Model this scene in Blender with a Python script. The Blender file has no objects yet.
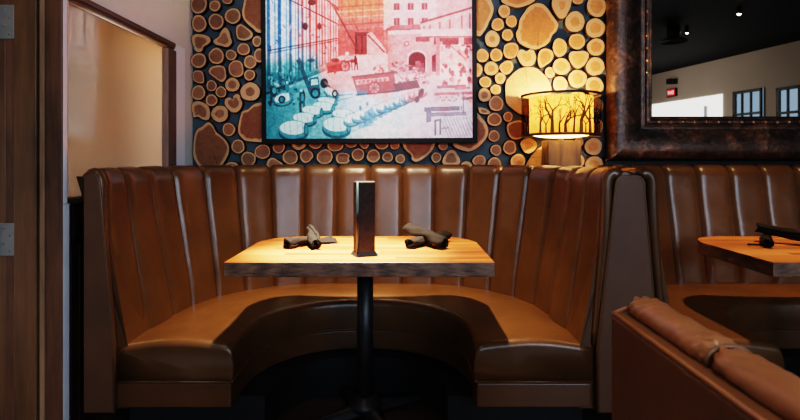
import bpy, bmesh, math, random
import numpy as np
from mathutils import Vector, Matrix
PI = math.pi
sc = bpy.context.scene
COL = sc.collection
F, PX, PY, EYE = 500.0, 400.0, 158.0, 1.15      # focal length and principal point in pixels, eye height in metres

def world(x, y, Y):
    """point of the place seen at pixel (x, y) that stands at depth Y"""
    return Vector(((x - PX) / F * Y, Y, EYE - (y - PY) / F * Y))

# ------------------------------------------------------------------ object helpers
def link_mesh(name, me, mats, parent=None, smooth=False):
    o = bpy.data.objects.new(name, me)
    COL.objects.link(o)
    for m in (mats if isinstance(mats, (list, tuple)) else [mats]):
        me.materials.append(m)
    if parent is not None:
        o.parent = parent
    if smooth:
        me.polygons.foreach_set('use_smooth', [True] * len(me.polygons))
    return o

def obj(name, bm, mats, parent=None, smooth=False, bevel=0, seg=2, fix=True, auto=None):
    if fix:
        bmesh.ops.recalc_face_normals(bm, faces=bm.faces)
    me = bpy.data.meshes.new(name)
    bm.to_mesh(me); bm.free()
    o = link_mesh(name, me, mats, parent, smooth)
    if bevel:
        b = o.modifiers.new('bevel', 'BEVEL'); b.width = bevel; b.segments = seg
        b.limit_method = 'ANGLE'; b.angle_limit = math.radians(40)
        b.harden_normals = False
        me.polygons.foreach_set('use_smooth', [True] * len(me.polygons))
        w = o.modifiers.new('wn', 'WEIGHTED_NORMAL'); w.keep_sharp = False
    return o

def thing(name, label, cat, loc=(0, 0, 0), rotz=0, group=None):
    o = bpy.data.objects.new(name, None); COL.objects.link(o)
    o.empty_display_size = .05
    o.location = loc; o.rotation_euler = (0, 0, rotz)
    o['label'] = label; o['category'] = cat
    if group: o['group'] = group
    return o

def tag(o, label, cat, group=None):
    o['label'] = label; o['category'] = cat
    if group: o['group'] = group
    return o

def struct(o):
    o['kind'] = 'structure'
    return o

def dup_tree(o, parent=None, skip=()):
    c = o.copy(); COL.objects.link(c)
    if parent is not None: c.parent = parent
    for ch in list(o.children):
        if ch.name.split('.')[0] in skip or ch.get('once'): continue
        dup_tree(ch, c, skip)
    return c

def box(bm, x0, x1, y0, y1, z0, z1, mat=0):
    v = [bm.verts.new(p) for p in [(x0,y0,z0),(x1,y0,z0),(x1,y1,z0),(x0,y1,z0),(x0,y0,z1),(x1,y0,z1),(x1,y1,z1),(x0,y1,z1)]]
    for f in [(0,3,2,1),(4,5,6,7),(0,1,5,4),(1,2,6,5),(2,3,7,6),(3,0,4,7)]:
        fc = bm.faces.new([v[i] for i in f]); fc.material_index = mat
    return v

def B(*boxes):
    bm = bmesh.new()
    for b in boxes: box(bm, *b)
    return bm

def prism(bm, pts, axis, a, b, mat=0):
    """extrude a 2D outline between a and b along an axis"""
    def P(p, t):
        return {'y': (p[0], t, p[1]), 'z': (p[0], p[1], t), 'x': (t, p[0], p[1])}[axis]
    A = [bm.verts.new(P(p, a)) for p in pts]; Bv = [bm.verts.new(P(p, b)) for p in pts]
    n = len(pts)
    fs = [bm.faces.new(A), bm.faces.new(Bv)]
    for i in range(n): fs.append(bm.faces.new((A[i], A[(i+1) % n], Bv[(i+1) % n], Bv[i])))
    for f in fs: f.material_index = mat
    return fs

def tube(bm, pts, r, n=8, cap=True, mat=0):
    pts = [Vector(p) for p in pts]
    rr = r if isinstance(r, (list, tuple)) else [r] * len(pts)
    rings = []
    up = None
    for i, p in enumerate(pts):
        t = (pts[min(i+1, len(pts)-1)] - pts[max(i-1, 0)]).normalized()
        if up is None:
            up = t.orthogonal().normalized()
        else:
            up = (up - t * up.dot(t)).normalized()
        w = t.cross(up)
        rings.append([bm.verts.new(p + (up * math.cos(2*PI*k/n) + w * math.sin(2*PI*k/n)) * rr[i]) for k in range(n)])
    for a, b in zip(rings, rings[1:]):
        for k in range(n):
            f = bm.faces.new((a[k], a[(k+1) % n], b[(k+1) % n], b[k])); f.material_index = mat; f.smooth = True
    if cap:
        for r_ in (rings[0], rings[-1]):
            f = bm.faces.new(r_); f.material_index = mat
    return rings

def grid(bm, rows, closed=False, mat=0, smooth=True):
    V = [[bm.verts.new(p) for p in r] for r in rows]
    for a, b in zip(V, V[1:]):
        n = len(a)
        for k in range(n if closed else n - 1):
            f = bm.faces.new((a[k], a[(k+1) % n], b[(k+1) % n], b[k])); f.material_index = mat; f.smooth = smooth
    return V

def lathe(bm, prof, n=32, c=(0, 0), mat=0, cap=True):
    rows = [[(c[0] + r*math.cos(2*PI*k/n), c[1] + r*math.sin(2*PI*k/n), z) for k in range(n)] for r, z in prof]
    V = grid(bm, rows, True, mat)
    if cap:
        bm.faces.new(V[0]).material_index = mat; bm.faces.new(V[-1]).material_index = mat
    return V

# ------------------------------------------------------------------ materials
class NT:
    def __init__(s, name):
        s.m = bpy.data.materials.new(name); s.m.use_nodes = True
        s.t = s.m.node_tree; s.t.nodes.clear()
        s.out = s.n('ShaderNodeOutputMaterial')
    def n(s, typ, **kw):
        nd = s.t.nodes.new(typ)
        for k, v in kw.items():
            if k.startswith('i_'):
                key = k[2:]
                key = int(key) if key.isdigit() else key.replace('_', ' ')
                nd.inputs[key].default_value = v
            else: setattr(nd, k, v)
        return nd
    def l(s, a, b): s.t.links.new(a, b)
    def ramp(s, fac, stops, interp='LINEAR'):
        r = s.n('ShaderNodeValToRGB'); r.color_ramp.interpolation = interp
        e = r.color_ramp.elements
        while len(e) < len(stops): e.new(.5)
        for k, (p, c) in enumerate(stops):
            e[k].position = p; e[k].color = (*c, 1) if len(c) == 3 else c
        s.l(fac, r.inputs[0]); return r.outputs[0]
    def math(s, op, a, b=None, c=None):
        m = s.n('ShaderNodeMath', operation=op)
        for i, v in enumerate((a, b, c)):
            if v is None: continue
            if isinstance(v, (int, float)): m.inputs[i].default_value = v
            else: s.l(v, m.inputs[i])
        return m.outputs[0]
    def mix(s, fac, a, b):
        m = s.n('ShaderNodeMix', data_type='RGBA')
        for i, v in ((0, fac), (6, a), (7, b)):
            if isinstance(v, (int, float)): m.inputs[i].default_value = v
            elif isinstance(v, tuple): m.inputs[i].default_value = (*v, 1) if len(v) == 3 else v
            else: s.l(v, m.inputs[i])
        return m.outputs[2]
    def coords(s, scale=(1, 1, 1), rot=(0, 0, 0), kind='Object'):
        tc = s.n('ShaderNodeTexCoord'); mp = s.n('ShaderNodeMapping')
        mp.inputs['Scale'].default_value = scale; mp.inputs['Rotation'].default_value = rot
        s.l(tc.outputs[kind], mp.inputs[0]); return mp.outputs[0]
    def noise(s, vec, scale, detail=4, rough=.55, dist=0):
        nd = s.n('ShaderNodeTexNoise'); nd.inputs['Scale'].default_value = scale; nd.inputs['Detail'].default_value = detail
        nd.inputs['Roughness'].default_value = rough; nd.inputs['Distortion'].default_value = dist
        s.l(vec, nd.inputs['Vector']); return nd.outputs['Fac']
    def bump(s, h, strength=.2, dist=.01, normal=None):
        b = s.n('ShaderNodeBump'); b.inputs['Strength'].default_value = strength; b.inputs['Distance'].default_value = dist
        s.l(h, b.inputs['Height'])
        if normal is not None: s.l(normal, b.inputs['Normal'])
        return b.outputs[0]
    def pbsdf(s, col=None, rough=.5, metal=0, normal=None, spec=.5, **kw):
        p = s.n('ShaderNodeBsdfPrincipled')
        for key, v in (('Base Color', col), ('Roughness', rough), ('Metallic', metal), ('Specular IOR Level', spec)):
            if v is None: continue
            if isinstance(v, tuple): p.inputs[key].default_value = (*v, 1) if len(v) == 3 else v
            elif isinstance(v, (int, float)): p.inputs[key].default_value = v
            else: s.l(v, p.inputs[key])
        if normal is not None: s.l(normal, p.inputs['Normal'])
        for k, v in kw.items():
            p.inputs[k.replace('_', ' ')].default_value = v
        s.l(p.outputs[0], s.out.inputs[0]); return p

def leather(name, c0, c1, rough=.36, scale=1.0):
    t = NT(name); v = t.coords()
    big = t.noise(v, 5*scale, 5, .6); fine = t.noise(v, 60*scale, 3)
    col = t.mix(t.math('MULTIPLY_ADD', big, 1.5, -.25), c0, c1)
    h = t.math('ADD', t.math('MULTIPLY', t.noise(v, 300, 1), .05), t.math('MULTIPLY', t.noise(v, 14, 3), 3.0))
    rg = t.math('MULTIPLY_ADD', fine, .06, rough - .03)
    t.pbsdf(col, rg, 0, t.bump(h, .16, .004), spec=.5)
    return t.m

def wood(name, dark, light, axis='z', scale=1.0, rough=.5, bump=.15, streak=14, spec=.4):
    t = NT(name)
    sc3 = {'x': (.09, 1, 1), 'y': (1, .09, 1), 'z': (1, 1, .09)}[axis]
    v = t.coords(tuple(k * scale for k in sc3))
    n1 = t.noise(v, streak, 6, .6, .4); n2 = t.noise(v, streak * 5, 3, .6)
    n3 = t.noise(t.coords((scale,)*3), 2.2, 3)
    f = t.math('ADD', t.math('MULTIPLY', n1, .75), t.math('MULTIPLY', n2, .35))
    f = t.math('ADD', f, t.math('MULTIPLY_ADD', n3, .6, -.32))
    col = t.ramp(f, [(.25, dark), (.8, light)])
    t.pbsdf(col, rough, 0, t.bump(f, bump, .003), spec=spec)
    return t.m

def plain(name, col, rough=.5, metal=0, spec=.5, nscale=0, namp=.2, bump=0):
    t = NT(name)
    if nscale:
        v = t.coords(); n = t.noise(v, nscale, 4)
        c = t.mix(n, tuple(k*(1-namp) for k in col), tuple(min(1, k*(1+namp)) for k in col))
        t.pbsdf(c, rough, metal, t.bump(n, bump, .004) if bump else None, spec)
    else:
        t.pbsdf(col, rough, metal, None, spec)
    return t.m

def emit(name, col, strength):
    t = NT(name); e = t.n('ShaderNodeEmission'); e.inputs[0].default_value = (*col, 1); e.inputs[1].default_value = strength
    t.l(e.outputs[0], t.out.inputs[0]); return t.m

M = {}
M['leather'] = leather('caramel leather', (.052, .0238, .0092), (.104, .0465, .0175), .31)
M['leather_panel'] = leather('brown leather panel', (.058, .0235, .0100), (.100, .041, .017), .6)
M['leather_band'] = leather('brown leather band', (.056, .0235, .0085), (.100, .042, .015), .36)
M['leather_near'] = leather('worn brown leather', (.20, .088, .042), (.33, .150, .073), .36)  # roll leather lightened in colour to stand in for light on its top
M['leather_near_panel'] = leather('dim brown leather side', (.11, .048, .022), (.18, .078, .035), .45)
M['leather_dark'] = leather('dark seam leather', (.05, .018, .006), (.08, .03, .01), .5)
M['black'] = plain('black paint', (.006, .006, .007), .6, 0, .3)
M['black_metal'] = plain('black powder coated metal', (.010, .010, .012), .42, 0, .5, 30, .3, .05)
M['slate'] = plain('slate blue wall paint', (.046, .070, .090), .65, 0, .3, 12, .35, .1)
M['plaster'] = plain('grey wall paint', (.64, .645, .62), .8, 0, .2, 30, .06, .05)
M['trimwhite'] = plain('pale grey trim paint', (.82, .86, .92), .55, 0, .3)
M['door_wood'] = wood('dark stained door wood', (.028, .014, .007), (.170, .082, .038), 'z', 1, .48, .2, 12)
M['door_wood2'] = wood('reddish stained door wood', (.030, .014, .008), (.165, .072, .038), 'z', 1, .48, .2, 16)
M['strip_wood'] = wood('pale worn wood strip', (.10, .055, .03), (.34, .20, .12), 'z', 1, .5, .2, 16)
M['dark_wood'] = wood('espresso wood', (.008, .004, .003), (.035, .016, .010), 'z', 1, .5, .1, 14)
M['frame_brown'] = wood('brown window frame', (.035, .022, .016), (.12, .078, .06), 'y', 1, .42, .15, 14)
M['frame_brown_v'] = wood('brown window frame upright', (.05, .036, .032), (.17, .12, .105), 'z', 1, .42, .15, 14)
M['grey_metal'] = plain('grey painted metal', (.62, .66, .72), .5, 0, .5, 20, .1)
M['steel'] = plain('brushed steel hinge', (.22, .225, .225), .5, .6, .5, 40, .15, .05)
M['screw'] = plain('steel screw', (.20, .20, .20), .45, .8)
M['bark'] = plain('dark bark', (.035, .017, .009), .9, 0, .2, 90, .6, .6)
M['block'] = wood('weathered lamp block wood', (.018, .009, .005), (.36, .18, .062), 'z', 1, .6, .6, 15)
M['rim'] = plain('dark bronze shade band', (.028, .018, .011), .5, .2)
M['napkin'] = plain('charcoal brown napkin cloth', (.0085, .0064, .0055), .95, 0, .15, 500, .45, .25)
M['copper'] = plain('copper nail head', (.55, .33, .20), .3, .85)
M['print_frame'] = plain('black picture frame', (.003, .0045, .006), .6, 0, .2)
M['black_ceiling'] = plain('black ceiling', (.004, .006, .007), .8, 0, .2)
M['beige'] = plain('warm white far wall', (.40, .33, .27), .8, 0, .2, 1.5, .08)
M['pane_day'] = emit('daylit window pane', (.50, .72, .95), .55)
M['pane_white'] = emit('bright daylit white blind', (1, .97, .93), 2.0)
M['exit_red'] = emit('red exit light', (1, .03, .03), .9)
M['letters'] = emit('pale exit lettering', (1, .75, .7), 1.0)
M['spot_glow'] = emit('small ceiling spotlight lens', (1, .80, .55), 30)
M['mull'] = plain('black window bars', (.008, .012, .014), .5)
M['bulb'] = emit('warm bulb glass', (1, .62, .25), 30)
M['cork_beige'] = plain('tan painted wall beyond the glass', (.72, .62, .55), .8, 0, .2, 9, .10)
M['amber'] = plain('amber panelled bulkhead beyond the glass', (.62, .31, .045), .6, 0, .3, 6, .2)
M['beam_cream'] = plain('cream post beyond the glass', (.78, .60, .40), .8, 0, .2)

# table top: strips of butcher block running left to right
def table_top_mat():
    t = NT('butcher block table top')
    tc = t.n('ShaderNodeTexCoord'); sx = t.n('ShaderNodeSeparateXYZ'); t.l(tc.outputs['Object'], sx.inputs[0])
    row = t.math('FLOOR', t.math('MULTIPLY', sx.outputs[1], 23))
    xs = t.math('ADD', t.math('MULTIPLY', sx.outputs[0], 1.6), t.math('MULTIPLY', row, .37))
    cell = t.n('ShaderNodeCombineXYZ'); t.l(row, cell.inputs[0]); t.l(t.math('FLOOR', xs), cell.inputs[1])
    wn = t.n('ShaderNodeTexWhiteNoise'); t.l(cell.outputs[0], wn.inputs['Vector'])
    v = t.coords((.12, 1, 1)); n = t.noise(v, 45, 5, .6, .3)
    f = t.math('ADD', t.math('MULTIPLY', wn.outputs['Value'], .55), t.math('MULTIPLY', n, .5))
    col = t.ramp(f, [(.15, (.17, .044, .010)), (.5, (.34, .100, .022)), (.9, (.52, .19, .052))])
    gap = t.math('LESS_THAN', t.math('FRACT', t.math('MULTIPLY', sx.outputs[1], 23)), .05)
    col = t.mix(gap, col, (.08, .025, .008))
    t.pbsdf(col, t.math('MULTIPLY_ADD', n, .2, .30), 0, t.bump(n, .08, .002), spec=.5)
    return t.m
M['table_top'] = table_top_mat()
def table_edge_mat():
    t = NT('dark figured table edge')
    v = t.coords((.55, 1, 2.6)); n = t.noise(v, 13, 6, .65, 2.8)
    w = t.n('ShaderNodeTexWave', wave_type='BANDS'); w.inputs['Scale'].default_value = 5; w.inputs['Distortion'].default_value = 9
    w.inputs['Detail'].default_value = 3; t.l(v, w.inputs['Vector'])
    f = t.math('ADD', t.math('MULTIPLY', n, .7), t.math('MULTIPLY', w.outputs['Fac'], .12))
    t.pbsdf(t.ramp(f, [(.28, (.042, .019, .011)), (.55, (.20, .105, .066))]), .5, 0, t.bump(f, .12, .003))
    return t.m
M['table_edge'] = table_edge_mat()

def floor_mat():
    t = NT('dark plank floor')
    tc = t.n('ShaderNodeTexCoord'); sx = t.n('ShaderNodeSeparateXYZ'); t.l(tc.outputs['Object'], sx.inputs[0])
    r = t.math('MULTIPLY', sx.outputs[1], 6.5); row = t.math('FLOOR', r)
    wn = t.n('ShaderNodeTexWhiteNoise', noise_dimensions='1D'); t.l(row, wn.inputs['W'])
    n = t.noise(t.coords((.1, 1, 1)), 22, 5, .6, .3)
    f = t.math('ADD', t.math('MULTIPLY', wn.outputs['Value'], .4), t.math('MULTIPLY', n, .6))
    col = t.ramp(f, [(.2, (.010, .006, .005)), (.8, (.050, .030, .022))])
    col = t.mix(t.math('LESS_THAN', t.math('FRACT', r), .03), col, (.003, .002, .002))
    t.pbsdf(col, .42, 0, t.bump(f, .1, .003)); return t.m
M['floor'] = floor_mat()

# cut log face: ring pattern from a polar uv (u = distance from pith 0..1), heartwood colour and size from the object's own colour
def log_face_mat():
    t = NT('cut log face')
    uv = t.n('ShaderNodeUVMap'); uv.uv_map = 'polar'
    sx = t.n('ShaderNodeSeparateXYZ'); t.l(uv.outputs[0], sx.inputs[0])
    oi = t.n('ShaderNodeObjectInfo'); ge = t.n('ShaderNodeNewGeometry')
    n = t.noise(ge.outputs['Position'], 28, 4, .6); n2 = t.noise(ge.outputs['Position'], 110, 3)
    r = t.math('ADD', sx.outputs[0], t.math('MULTIPLY_ADD', n, .22, -.11))
    edge = t.n('ShaderNodeMapRange'); edge.interpolation_type = 'SMOOTHSTEP'
    t.l(r, edge.inputs[0]); t.l(t.math('SUBTRACT', oi.outputs['Alpha'], .05), edge.inputs[1]); t.l(t.math('ADD', oi.outputs['Alpha'], .04), edge.inputs[2])
    rings = t.math('SINE', t.math('MULTIPLY', t.math('ADD', r, t.math('MULTIPLY', n2, .05)), 75))
    tone = t.math('MULTIPLY_ADD', rings, .10, t.math('MULTIPLY_ADD', n2, .7, .62))
    tone2 = t.math('MULTIPLY_ADD', n, .8, .6)
    hc = t.n('ShaderNodeVectorMath', operation='SCALE'); t.l(oi.outputs['Color'], hc.inputs[0]); t.l(t.math('MULTIPLY', tone, tone2), hc.inputs['Scale'])
    sap = t.n('ShaderNodeVectorMath', operation='SCALE'); sap.inputs[0].default_value = (.44, .262, .132)
    t.l(t.math('MULTIPLY_ADD', rings, .05, t.math('MULTIPLY_ADD', n2, .4, .78)), sap.inputs['Scale'])
    col = t.mix(edge.outputs[0], hc.outputs[0], sap.outputs[0])
    crack = t.math('MULTIPLY', t.math('LESS_THAN', t.math('ABSOLUTE', t.math('ADD', t.math('SUBTRACT', sx.outputs[1], oi.outputs['Random']), t.math('MULTIPLY_ADD', n2, .03, -.015))), .0035), t.math('LESS_THAN', sx.outputs[0], .9))
    col = t.mix(t.math('MULTIPLY', crack, .8), col, (.05, .02, .01))
    t.pbsdf(col, .62, 0, t.bump(t.math('ADD', n2, t.math('MULTIPLY', rings, .1)), .25, .003), spec=.3)
    return t.m
M['log_face'] = log_face_mat()

def vcol_mat(name, attr, rough=.4, spec=.5, coat=0):
    t = NT(name); a = t.n('ShaderNodeAttribute'); a.attribute_name = attr
    p = t.pbsdf(a.outputs['Color'], rough, 0, None, spec)
    if coat:
        p.inputs['Coat Weight'].default_value = coat; p.inputs['Coat Roughness'].default_value = .04
    return t.m
M['print'] = vcol_mat('printed picture', 'art', .5, .3, .35)

def shade_mat():
    t = NT('parchment inner shade')
    n = t.noise(t.coords((1, 1, .5)), 60, 4, .6)
    c = t.n('ShaderNodeMix', data_type='RGBA', blend_type='MULTIPLY'); c.inputs[0].default_value = 1
    c.inputs[6].default_value = (.34, .195, .070, 1); t.l(t.ramp(n, [(.3, (.70, .60, .45)), (.75, (1, 1, 1))]), c.inputs[7])
    d = t.n('ShaderNodeBsdfDiffuse'); tr = t.n('ShaderNodeBsdfTranslucent'); mx = t.n('ShaderNodeMixShader'); mx.inputs[0].default_value = .55
    t.l(c.outputs[2], d.inputs[0]); t.l(c.outputs[2], tr.inputs[0]); t.l(d.outputs[0], mx.inputs[1]); t.l(tr.outputs[0], mx.inputs[2]); t.l(mx.outputs[0], t.out.inputs[0])
    return t.m
M['inner_shade'] = M_inner = shade_mat()
def sheer_mat():
    t = NT('sheer dark outer shade printed with bare trees'); a = t.n('ShaderNodeAttribute'); a.attribute_name = 'art'
    n = t.noise(t.coords((1, 1, .25)), 90, 4, .6)
    tr = t.n('ShaderNodeBsdfTransparent'); tr.inputs[0].default_value = (1, .93, .80, 1)
    d = t.n('ShaderNodeBsdfDiffuse'); d.inputs[0].default_value = (.010, .006, .003, 1)
    mx = t.n('ShaderNodeMixShader'); t.l(t.math('MULTIPLY', a.outputs['Fac'], t.math('MULTIPLY_ADD', n, .7, .32)), mx.inputs[0])
    t.l(d.outputs[0], mx.inputs[1]); t.l(tr.outputs[0], mx.inputs[2]); t.l(mx.outputs[0], t.out.inputs[0]); return t.m
M['shade'] = sheer_mat()

def mirror_mat():
    t = NT('mirror glass'); g = t.n('ShaderNodeBsdfGlossy'); g.inputs[0].default_value = (.80, .80, .79, 1); g.inputs['Roughness'].default_value = .004
    t.l(g.outputs[0], t.out.inputs[0]); return t.m
M['mirror'] = mirror_mat()

def pane_mat():
    t = NT('etched window glass')
    g = t.n('ShaderNodeBsdfGlossy'); g.inputs['Roughness'].default_value = .02; g.inputs[0].default_value = (1, .95, .9, 1)
    tr = t.n('ShaderNodeBsdfTransparent'); tr.inputs[0].default_value = (.90, .86, .80, 1)
    df = t.n('ShaderNodeBsdfTranslucent'); df.inputs[0].default_value = (.76, .64, .54, 1)
    n = t.noise(t.coords(), 5, 5, .6, 1.0)
    t.l(t.bump(t.noise(t.coords(), 6, 4, .5, .8), .10, .01), g.inputs['Normal'])
    fr = t.n('ShaderNodeFresnel'); fr.inputs[0].default_value = 1.5
    a = t.n('ShaderNodeMixShader'); a.inputs[0].default_value = .42; t.l(tr.outputs[0], a.inputs[1]); t.l(df.outputs[0], a.inputs[2])
    b = t.n('ShaderNodeMixShader'); t.l(t.math('MULTIPLY', fr.outputs[0], 1.75), b.inputs[0]); t.l(a.outputs[0], b.inputs[1]); t.l(g.outputs[0], b.inputs[2])
    t.l(b.outputs[0], t.out.inputs[0]); return t.m
M['pane'] = pane_mat()

def hammered_mat():
    t = NT('hammered copper brown mirror frame')
    v = t.coords(); n = t.noise(v, 9, 6, .65, .6); n2 = t.noise(v, 38, 5, .7)
    f = t.math('ADD', t.math('MULTIPLY', n, .6), t.math('MULTIPLY', n2, .45))
    col = t.ramp(f, [(.38, (.014, .009, .007)), (.52, (.050, .027, .018)), (.62, (.15, .066, .034)), (.74, (.30, .22, .19))])
    t.pbsdf(col, t.math('MULTIPLY_ADD', n2, .3, .20), .5, t.bump(f, .6, .012), spec=.7)
    return t.m
M['hammered'] = hammered_mat()

def menu_mat():
    t = NT('dark patterned menu face'); v = t.coords((1, 1, 1))
    n = t.noise(v, 60, 4, .7, 1.2)
    t.pbsdf(t.ramp(n, [(.4, (.008, .006, .005)), (.75, (.035, .021, .013))]), .6, 0, t.bump(n, .3, .002), spec=.25); return t.m
M['menu_face'] = menu_mat()
M['menu_black'] = plain('black menu holder', (.008, .008, .008), .5, 0, .5)
M['menu_trim'] = plain('blue black metal edge', (.02, .035, .045), .3, .6)

# ------------------------------------------------------------------ small raster painter for printed surfaces
class Canvas:
    def __init__(s, x0, y0, x1, y1, res):
        s.nx, s.ny = int(round((x1-x0)*res))+1, int(round((y1-y0)*res))+1
        xs = np.linspace(x0, x1, s.nx); ys = np.linspace(y0, y1, s.ny)
        s.X, s.Y = np.meshgrid(xs, ys); s.L = np.zeros_like(s.X)
    def put(s, m, v, a=1.0):
        w = m * a
        s.L = s.L * (1 - w) + v * w
    def poly(s, pts, v, a=1.0):
        m = np.zeros(s.X.shape, bool); n = len(pts)
        for i in range(n):
            (xa, ya), (xb, yb) = pts[i], pts[(i+1) % n]
            if ya == yb: continue
            c = ((ya > s.Y) != (yb > s.Y)) & (s.X < (xb-xa)*(s.Y-ya)/(yb-ya)+xa)
            m ^= c
        s.put(m.astype(float), v, a)
    def line(s, p, q, w, v, a=1.0, w2=None):
        px, py = p; dx, dy = q[0]-px, q[1]-py; L2 = dx*dx+dy*dy+1e-9
        t = np.clip(((s.X-px)*dx+(s.Y-py)*dy)/L2, 0, 1)
        d = np.hypot(s.X-px-t*dx, s.Y-py-t*dy)
        ww = w if w2 is None else w + (w2-w)*t
        s.put(np.clip(ww/2-d+.5*s.soft, 0, s.soft)/s.soft, v, a)
    soft = .6
    def ell(s, cx, cy, rx, ry, v, a=1.0, ang=0):
        c, k = math.cos(ang), math.sin(ang)
        u = ((s.X-cx)*c+(s.Y-cy)*k)/rx; w = (-(s.X-cx)*k+(s.Y-cy)*c)/ry
        s.put(np.clip((1-np.hypot(u, w))*min(rx, ry)/.5+.5, 0, 1), v, a)
    def noise(s, cell, seed):
        rng = np.random.RandomState(seed)
        gx = int((s.X.max()-s.X.min())/cell)+3; gy = int((s.Y.max()-s.Y.min())/cell)+3
        g = rng.rand(gy, gx)
        u = (s.X-s.X.min())/cell; v = (s.Y-s.Y.min())/cell
        i, j = u.astype(int), v.astype(int); fu, fv = u-i, v-j
        fu, fv = fu*fu*(3-2*fu), fv*fv*(3-2*fv)
        return (g[j, i]*(1-fu)+g[j, i+1]*fu)*(1-fv)+(g[j+1, i]*(1-fu)+g[j+1, i+1]*fu)*fv

def srgb2lin(c):
    c = np.clip(c, 0, 1)
    return np.where(c <= .04045, c/12.92, ((c+.055)/1.055)**2.4)

def grid_mesh(name, P, colors, attr='art', wrap=False):
    """P: (ny, nx, 3) points, colors: (ny, nx, 3) linear"""
    ny, nx = P.shape[:2]
    me = bpy.data.meshes.new(name)
    me.vertices.add(nx*ny); me.vertices.foreach_set('co', P.reshape(-1).astype(np.float32))
    j, i = np.meshgrid(np.arange(ny-1), np.arange(nx-1), indexing='ij')
    a = j*nx+i
    q = np.stack([a, a+nx, a+nx+1, a+1], -1).reshape(-1)
    nf = (ny-1)*(nx-1)
    me.loops.add(nf*4); me.loops.foreach_set('vertex_index', q.astype(np.int32))
    me.polygons.add(nf); me.polygons.foreach_set('loop_start', (np.arange(nf)*4).astype(np.int32))
    me.update(calc_edges=True)
    at = me.attributes.new(attr, 'FLOAT_COLOR', 'POINT')
    c4 = np.ones((ny, nx, 4), np.float32); c4[..., :3] = colors
    at.data.foreach_set('color', c4.reshape(-1))
    me.polygons.foreach_set('use_smooth', np.ones(nf, bool))
    me.validate(); return me
# ================================================================== the room
YW = 3.16                     # back wall
XL = -1.31                    # left wall with the interior window
XC, PITCH = -.18, 2.12       # booth centre, booth to booth
D1 = 1.95                      # front of the seats

o = struct(obj('floor', B((-3.2, 9.2, -12, YW+.1, -.05, 0)), M['floor']))
o = struct(obj('ceiling', B((-3.2, 9.2, -13, YW+.1, 3.5, 3.56)), M['black_ceiling']))
o = struct(obj('wall_back', B((XL-.12, 9.2, YW, YW+.12, 0, 3.5)), M['slate']))
# black strip standing in for the shadow gap below the mirror frame
bm = bmesh.new(); box(bm, 1.275, 4.3, YW-.05, YW, 1.02, 1.155); box(bm, 1.275, 4.3, YW-.06, YW, 1.140, 1.155)
struct(obj('trim_1', bm, M['black'], bevel=.004))

# left wall: grey plaster round an interior window
WY0, WY1, WZ0, WZ1 = 1.955, 2.905, .995, 1.815
bm = bmesh.new()
box(bm, XL-.11, XL, WY1+.0, YW, 0, 3.5)
box(bm, XL-.11, XL, 1.94, WY1, WZ1, 3.5)
wl = struct(obj('wall_left', bm, M['plaster']))
bm = bmesh.new()
box(bm, XL-.11, XL-.012, 1.98, WY1, 0, WZ0-.03)
for y0, y1 in ((2.0, 2.045), (2.05, 2.16), (2.165, 2.3)):
    box(bm, XL-.012, XL-.004, y0, y1, 0, .80)
box(bm, XL-.012, XL+.006, 2.0, 2.07, .82, .955)
w2 = struct(obj('wall_panel', bm, M['dark_wood'], bevel=.002)); w2.name = 'trim_2'
bm = bmesh.new(); box(bm, -1.33, -1.2825, 1.9375, 1.946, 0, WZ0-.022); box(bm, -1.2845, -1.2825, 1.905, 1.946, 0, WZ0-.022)
struct(obj('trim_3', bm, M['grey_metal'], bevel=.003))
bm = bmesh.new(); box(bm, XL-.012, XL+.004, WY1+.002, WY1+.135, .9, WZ1)
struct(obj('trim_4', bm, M['trimwhite'], bevel=.003))
# window 1
win = bpy.data.objects.new('window_1', None); COL.objects.link(win); struct(win)
bm = bmesh.new()
box(bm, XL-.05, XL+.008, WY0, WY1, WZ1-.024, WZ1)
box(bm, XL-.05, XL+.006, WY0+.012, WY1-.01, WZ1-.036, WZ1-.026)
obj('frame_head', bm, M['frame_brown'], win, bevel=.003)
obj('frame_upright', B((XL-.05, XL+.012, WY1-.10, WY1, WZ0, WZ1-.045)), M['frame_brown_v'], win, bevel=.003)
bm = bmesh.new(); box(bm, -1.2845, -1.2825, 1.905, 1.928, WZ0-.02, 2.4); box(bm, XL-.05, XL+.004, WY0-.005, WY0+.014, WZ0, WZ1-.045)
obj('frame_upright', bm, M['grey_metal'], win, bevel=.002)
bm = bmesh.new(); box(bm, XL-.05, XL-.012, WY0+.014, WY0+.035, WZ0, WZ1-.045)
obj('glazing_strip', bm, M['slate'], win, bevel=.002)
obj('window_sill', B((XL-.06, XL+.014, WY0-.01, WY1, WZ0-.03, WZ0-.004)), M['frame_brown'], win, bevel=.003)
bm = bmesh.new(); box(bm, XL-.030, XL-.024, WY0+.02, WY1-.09, WZ0-.004, WZ1-.04)
obj('pane', bm, M['pane'], win)
# what stands beyond the pane
bm = bmesh.new(); box(bm, XL-1.26, XL-1.2, .5, 8, 0, 3.5)
struct(obj('wall_beyond', bm, M['cork_beige'])).name = 'wall_left_beyond'
bm = bmesh.new(); prism(bm, [(.5, 1.70), (8, 2.63), (8, 3.3), (.5, 3.3)], 'x', XL-1.198, XL-.9)
struct(obj('trim_5', bm, M['amber']))
bm = bmesh.new(); box(bm, XL-.40, XL-.30, 2.42, 2.56, 0, 3.4)
struct(obj('trim_6', bm, M['beam_cream']))
bm = bmesh.new(); box(bm, XL-.3, XL-.115, 3.02, 3.10, 0, 3.4)
struct(obj('trim_7', bm, M['beam_cream']))

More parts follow.
